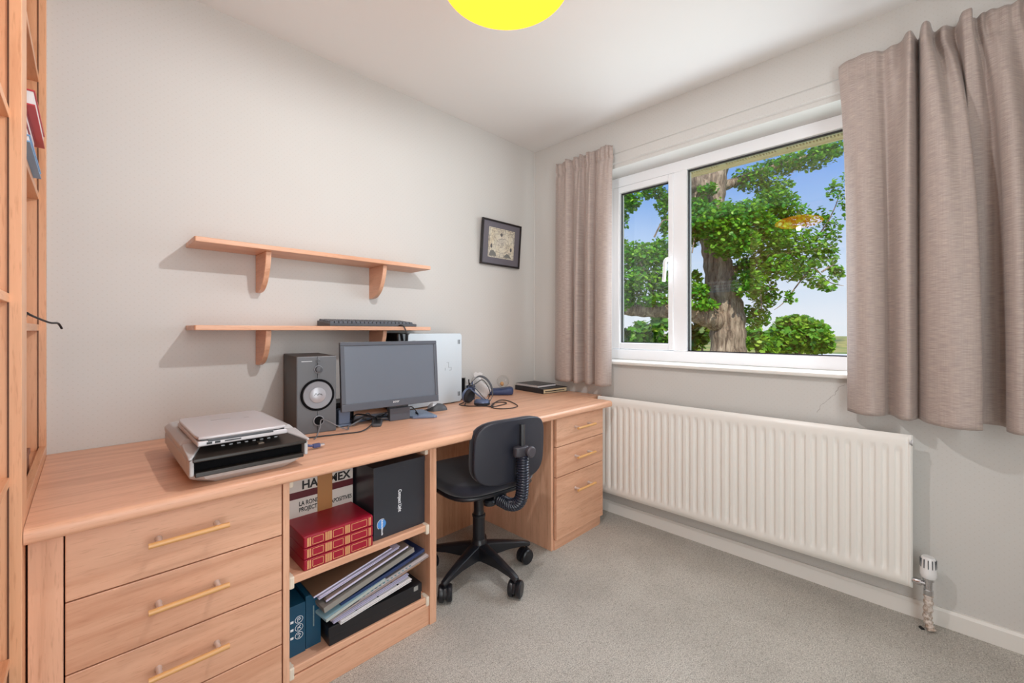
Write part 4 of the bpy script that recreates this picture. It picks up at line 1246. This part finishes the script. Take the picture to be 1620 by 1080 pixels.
# fluted upright bar, clamp with knob, ribbed bellows
M().tube([(bpx, -.284, .600), (bpx, -.284, .742)], .0125, 6).obj('upright_bar', CHAIRP, ch_, local=True, bevel=.0015)
cl = M()
cl.pillow((bpx - .012, -.290, 0), .036, .019, .612, .652, .7, .006)
cl.obj('clamp', mat('clamp_grey', srgb(58, 56, 62), .45), ch_, local=True, smooth=True)
kn = M(); vs = []
kn = M().lathe([(.004, 0), (.020, .0), (.023, .005), (.023, .017), (.018, .022), (.003, .023)], (0, 0, 0), 'z', 24, Matrix.Rotation(rad(90), 4, 'X'))
kn.v = [(x + bpx + .018, y - .306, z + .630) for x, y, z in kn.v]
kn.obj('clamp_knob', mat('knob_grey', srgb(74, 70, 76), .45), ch_, local=True, smooth=True)
path = spline([(bpx, -.286, .614), (bpx, -.287, .55), (bpx, -.287, .49), (bpx - .002, -.280, .435), (bpx - .006, -.255, .402), (bpx - .014, -.215, .388), (bpx - .022, -.17, .392), (bpx - .03, -.12, .398)], 12)
fine = []
for i in range(len(path) - 1):
    for j in range(5): fine.append(path[i].lerp(path[i + 1], j / 5))
L = [0.0]
for i in range(1, len(fine)): L.append(L[-1] + (fine[i] - fine[i - 1]).length)
BELW = mat('bellows', srgb(34, 38, 52), .25)
M().tube(fine, [.0225 + .0055 * (abs(math.sin(l / .0112 * PI))) for l in L], 24).obj('bellows', BELW, ch_, local=True, smooth=True, sharp=180)
M().lathe([(.004, -.012), (.026, -.010), (.028, .004), (.022, .012), (.004, .013)], (-.045, -.15, .392), 'z', 20).obj('tilt_knob', CHAIRP, ch_, local=True, smooth=True)

# ================================================================ outside the window
def at(px, py, d):
    """world point seen at picture position px, py at distance d along the view axis"""
    fw = Vector((math.cos(YAW), math.sin(YAW), 0)); rt = Vector((math.sin(YAW), -math.cos(YAW), 0))
    return CAM + d * (fw + (px - 810) / FPX * rt - (py - 523) / FPX * Vector((0, 0, 1)))

BARK = mat('oak_bark', srgb(120, 104, 88), .9, spec=.1)
_q = N(BARK)
_v = _q.coord((14, 14, 2.2))
_f = _q.noise(_v, 1.0, 5, .65, .8)
_q.l(_q.ramp(_f, [(.32, srgb(76, 66, 58)), (.50, srgb(140, 124, 108)), (.70, srgb(188, 172, 152))]), _q.b.inputs['Base Color'])
_q.bump(_f, .9, .05)

def leafmat(name, a, b, c):
    m = bpy.data.materials.new(name); m.use_nodes = True
    q = N(m); pb = q.b
    g = q.n('NewGeometry')
    col = q.ramp(g.outputs['Random Per Island'], [(.0, srgb(*a)), (.55, srgb(*b)), (1.0, srgb(*c))])
    q.l(col, pb.inputs['Base Color'])
    pb.inputs['Roughness'].default_value = .5
    tl = q.n('BsdfTranslucent'); q.l(q.mix(.5, col, srgb(150, 190, 30)), tl.inputs[0])
    mx = q.n('MixShader'); mx.inputs[0].default_value = .38
    out = [x for x in q.t.nodes if x.type == 'OUTPUT_MATERIAL'][0]
    q.l(pb.outputs[0], mx.inputs[1]); q.l(tl.outputs[0], mx.inputs[2]); q.l(mx.outputs[0], out.inputs[0])
    return m
LEAF = leafmat('oak_leaf', (36, 104, 20), (66, 148, 28), (150, 204, 52))
LEAF2 = leafmat('maple_leaf', (56, 122, 28), (96, 158, 34), (170, 206, 66))
LEAF3 = leafmat('hedge_leaf', (40, 84, 26), (74, 118, 34), (130, 150, 50))

OAK = [(0, -.5), (.12, -.30), (.30, -.22), (.20, -.05), (.36, .10), (.22, .22), (.28, .38), (0, .52), (-.28, .38), (-.22, .22), (-.36, .10), (-.20, -.05), (-.30, -.22), (-.12, -.30)]
def leaves(clumps, size, seed, shape=OAK):
    rng = np.random.default_rng(seed)
    V = []; F = []
    n = len(shape); sh = np.array([(x, y, 0.06 * abs(x)) for x, y in shape])
    for (c, r, cnt) in clumps:
        c = np.array(c); r = np.array(r if hasattr(r, '__len__') else (r, r, r))
        d = rng.normal(size=(cnt, 3)); d /= np.linalg.norm(d, axis=1)[:, None]
        rr_ = rng.random(cnt) ** .42
        p = c + d * rr_[:, None] * r
        p += rng.normal(size=(cnt, 3)) * .05 * r
        for q_ in p:
            nrm = np.array([rng.normal() * .6 - .25, rng.normal() * .6 - .15, .9 + rng.normal() * .4]); nrm /= np.linalg.norm(nrm)
            t = rng.normal(size=3); t -= nrm * (t @ nrm); t /= np.linalg.norm(t)
            b = np.cross(nrm, t)
            s = size * (0.65 + .7 * rng.random())
            o = len(V)
            V.extend((q_ + s * (sh[:, :1] * t + sh[:, 1:2] * b + sh[:, 2:] * nrm)).tolist())
            F.append(tuple(range(o, o + n)))
    m = M(); m.v = [tuple(v) for v in V]; m.f = F
    return m

D0 = 8.0
tree = thing('oak_tree', 'big oak tree with a thick grey trunk right outside the window', 'tree', tuple(at(1152, 523, D0) - Vector((0, 0, 4.2))))
def limb(pts, rs, name='branch'):
    P3 = [at(*p) for p in pts]
    k = 8
    sp_ = spline(P3, k)
    R = []
    for i in range(len(rs) - 1):
        for j in range(k): R.append(rs[i] + (rs[i + 1] - rs[i]) * j / k)
    R.append(rs[-1])
    R = [r * (1 + .05 * math.sin(i * 1.7)) for i, r in enumerate(R)]
    return M().tube(sp_, R, 16).obj(name, BARK, tree, smooth=True)
limb([(1160, 860, D0), (1154, 640, D0), (1152, 555, D0), (1150, 500, D0), (1142, 455, D0), (1133, 405, D0), (1126, 360, D0 + .1), (1124, 310, D0 + .2), (1128, 262, D0 + .3), (1140, 160, D0 + .4), (1150, 40, D0 + .5)],
     [.42, .33, .305, .31, .275, .235, .235, .26, .28, .25, .2], 'trunk')
limb([(1148, 512, D0), (1118, 500, D0 - .1), (1088, 493, D0 - .1), (1050, 490, D0), (1010, 490, D0 + .1), (972, 485, D0 + .3), (930, 470, D0 + .5)], [.22, .20, .16, .15, .13, .12, .09])
limb([(1126, 330, D0 + .1), (1104, 300, D0 + .1), (1080, 283, D0), (1040, 260, D0), (990, 250, D0 + .2)], [.20, .22, .19, .13, .08])
limb([(1140, 440, D0), (1175, 420, D0 + .3), (1220, 405, D0 + .6), (1270, 395, D0 + .6), (1320, 400, D0 + .4)], [.10, .07, .05, .035, .015])
limb([(1128, 300, D0 + .2), (1170, 285, D0 + .4), (1230, 262, D0 + .4), (1300, 240, D0 + .4)], [.12, .08, .05, .02])
for pts in ([(1250, 400, D0 + .3), (1285, 420, D0 + .2), (1310, 445, D0 + .1), (1335, 452, D0)], [(1270, 395, D0 + .3), (1300, 365, D0 + .2), (1320, 330, D0), (1330, 300, D0)], [(1285, 420, D0 + .2), (1262, 450, D0 + .1), (1240, 478, D0), (1225, 490, D0)], [(1300, 430, D0), (1318, 420, D0), (1332, 428, D0)], [(1180, 420, D0), (1200, 450, D0 - .3), (1205, 490, D0 - .4)], [(1100, 300, D0), (1100, 360, D0 - .4), (1095, 400, D0 - .6)], [(1040, 490, D0), (1030, 450, D0 - .3), (1010, 410, D0 - .5)], [(1035, 375, D0), (1048, 350, D0), (1058, 348, D0)]):
    limb(pts, [.017, .013, .009, .004][:len(pts)], 'twig')
CL_ = []
def cl_(px, py, rx, ry, n, d=0.0, _=0):
    s = (D0 + d) / FPX
    fw = Vector((math.cos(YAW), math.sin(YAW), 0))
    c = at(px, py, D0 + d)
    r = (rx + ry) / 2 * s
    CL_.append((tuple(c), (rx * s, rx * s * .9, ry * s), int(n * 3.2)))
# fixed pane
cl_(1140, 352, 46, 34, 460, -.7); cl_(1180, 345, 40, 28, 340, -.3); cl_(1222, 325, 42, 26, 330, .2)
cl_(1160, 385, 44, 24, 330, -.7); cl_(1205, 372, 46, 28, 400, -.2); cl_(1255, 385, 44, 26, 300, .2); cl_(1245, 345, 40, 20, 190, .4)
cl_(1190, 282, 34, 20, 220, .4); cl_(1225, 298, 30, 16, 150, .5); cl_(1235, 262, 40, 14, 170, .5); cl_(1285, 250, 40, 16, 190, .4); cl_(1312, 236, 24, 14, 120, .3)
cl_(1105, 330, 18, 20, 120, -.3); cl_(1098, 365, 14, 26, 120, -.4); cl_(1120, 300, 18, 10, 50, -.3)
cl_(1205, 420, 46, 26, 330, .0); cl_(1185, 448, 30, 22, 200, -.5); cl_(1255, 425, 40, 20, 200, .2); cl_(1300, 405, 26, 22, 110, .3); cl_(1315, 370, 16, 34, 70, .2); cl_(1210, 465, 26, 22, 150, .2); cl_(1195, 500, 24, 20, 150, .4)
cl_(1102, 462, 22, 16, 110, -.3); cl_(1112, 482, 26, 12, 90, -.3); cl_(1098, 440, 14, 12, 50, -.1)
cl_(1290, 345, 26, 18, 40, .2, 0); cl_(1318, 300, 12, 18, 26, .0); cl_(1322, 430, 14, 16, 40, .0); cl_(1290, 445, 22, 10, 40, .1); cl_(1250, 470, 10, 12, 22, .0); cl_(1310, 455, 16, 6, 24, .0)
# sash pane
cl_(992, 318, 24, 22, 180, .1); cl_(985, 350, 10, 18, 40, .1); cl_(1030, 302, 24, 12, 100, .2); cl_(1050, 322, 14, 26, 100, .2); cl_(1052, 358, 9, 18, 40, .2)
cl_(1012, 408, 36, 26, 320, -.2); cl_(1046, 400, 20, 26, 190, -.1); cl_(980, 398, 22, 24, 160, .1); cl_(1000, 445, 40, 24, 330, -.3); cl_(1045, 445, 22, 26, 190, -.2); cl_(985, 470, 24, 20, 170, -.3); cl_(1030, 474, 34, 12, 130, -.3)
# beyond the frame, what a step to the side would show
cl_(930, 330, 40, 50, 260, .3); cl_(930, 430, 40, 50, 260, .2); cl_(1370, 300, 40, 60, 300, .4); cl_(1140, 170, 120, 60, 700, .6); cl_(1260, 190, 70, 36, 300, .6); cl_(1010, 200, 70, 40, 300, .6)
leaves(CL_, .080, 3).obj('foliage', LEAF, tree)

# lower growth seen under the big limb
def bush(name, label, pts, size, seed, mt, base):
    t = thing(name, label, 'tree', tuple(base), 0, 'young trees and bushes under the oak')
    cls = []
    for px, py, rx, ry, n, d in pts:
        s = d / FPX
        cls.append((tuple(at(px, py, d)), (rx * s, rx * s, ry * s), n))
    leaves(cls, size, seed).obj('foliage', mt, t)
    tops = [at(px, py, d) for px, py, rx, ry, n, d in pts]
    for i, p in enumerate(tops):
        M().tube(spline([base, base.lerp(p, .5) + Vector((.1, 0, .2)), p], 5), [.07 - .055 * k / 10 for k in range(11)], 8).obj('stem', BARK, t, smooth=True)
    return t
GZ = -3.0
def ground(px, d):
    p = at(px, 523, d); return Vector((p.x, p.y, GZ))
bush('shrub_tree', 'leafy young tree below the oak limb, in the left pane', [(1022, 525, 30, 18, 220, 10), (1045, 512, 16, 16, 120, 10), (1005, 545, 40, 18, 240, 10), (1050, 545, 20, 16, 120, 10)], .19, 21, LEAF2, ground(1025, 10))
bush('shrub_tree', 'thin leafy sapling top at the left edge of the left pane', [(975, 535, 12, 18, 60, 9), (985, 528, 8, 10, 26, 9), (968, 520, 10, 8, 30, 9)], .20, 22, LEAF3, ground(972, 9))
bush('shrub_tree', 'bushy tree left of the oak trunk in the right pane', [(1102, 530, 22, 20, 260, 11), (1085, 545, 22, 16, 160, 11), (1112, 512, 12, 12, 70, 11)], .19, 23, LEAF3, ground(1100, 11))
bush('shrub_tree', 'bright green bush right of the oak trunk', [(1195, 535, 20, 20, 260, 14), (1212, 548, 18, 14, 160, 14)], .22, 24, LEAF2, ground(1200, 14))

rt_ = thing('round_tree', 'round dense maple standing in the distance right of the oak', 'tree', tuple(ground(1262, 34)))
s = 34 / FPX
ctr = [(1262, 528, 40, 26, 1900), (1240, 542, 30, 18, 900), (1284, 540, 30, 20, 1000), (1258, 512, 26, 14, 700), (1290, 522, 18, 14, 400), (1228, 548, 20, 14, 450), (1300, 548, 16, 12, 350)]
leaves([(tuple(at(px, py, 34)), (rx * s, rx * s, ry * s), n) for px, py, rx, ry, n in ctr], .46, 31).obj('crown', LEAF2, rt_)
M().tube([ground(1262, 34), at(1262, 545, 34)], [.35, .2], 10).obj('trunk', BARK, rt_, smooth=True)

# distant country
GRASS = mat('meadow', srgb(124, 140, 70), .9)
_q = N(GRASS); _q.l(_q.ramp(_q.noise(_q.coord((1, 1, 1)), .12, 3), [(.35, srgb(112, 136, 62)), (.65, srgb(176, 166, 96))]), _q.b.inputs['Base Color'])
g = M(); g.add([(.5, -300, GZ), (400, -300, GZ), (400, 300, GZ), (.5, 300, GZ)], [(0, 1, 2, 3)])
struct(g.obj('ground', GRASS))
HILL = mat('hill_woods', srgb(96, 116, 74), .9)
_q = N(HILL); _q.l(_q.ramp(_q.noise(_q.coord((1, 1, 1)), .25, 4), [(.40, srgb(84, 106, 66)), (.60, srgb(168, 160, 92))]), _q.b.inputs['Base Color'])
def hillf(u, v):
    a = rad(-50 + 100 * u)
    r = 130 + 60 * v
    return (r * math.cos(a), r * math.sin(a), GZ + (2.6 + 1.2 * math.sin(u * 17) + .6 * math.sin(u * 43)) * math.sin(v * PI))
struct(M().grid(hillf, 120, 10).obj('hills', HILL, smooth=True, sharp=180))
bn = thing('outbuilding', 'low white roofed outbuilding far off, just above the window sill', 'building', tuple(ground(1330, 42)))
p = ground(1330, 42)
BRX = M().box(p.x - 1.5, p.x + 1.5, p.y - 5, p.y + 2.0, GZ, GZ + 1.55).obj('wall', mat('pale_render', srgb(220, 216, 206), .7), bn)
M().prism([(p.y - 5.2, GZ + 1.55), (p.y + 2.2, GZ + 1.55), (p.y + 2.2, GZ + 1.75), (p.y - 5.2, GZ + 1.75)], p.x - 1.7, p.x + 1.7, 'yz').obj('roof', mat('white_roof', srgb(236, 236, 236), .4), bn)
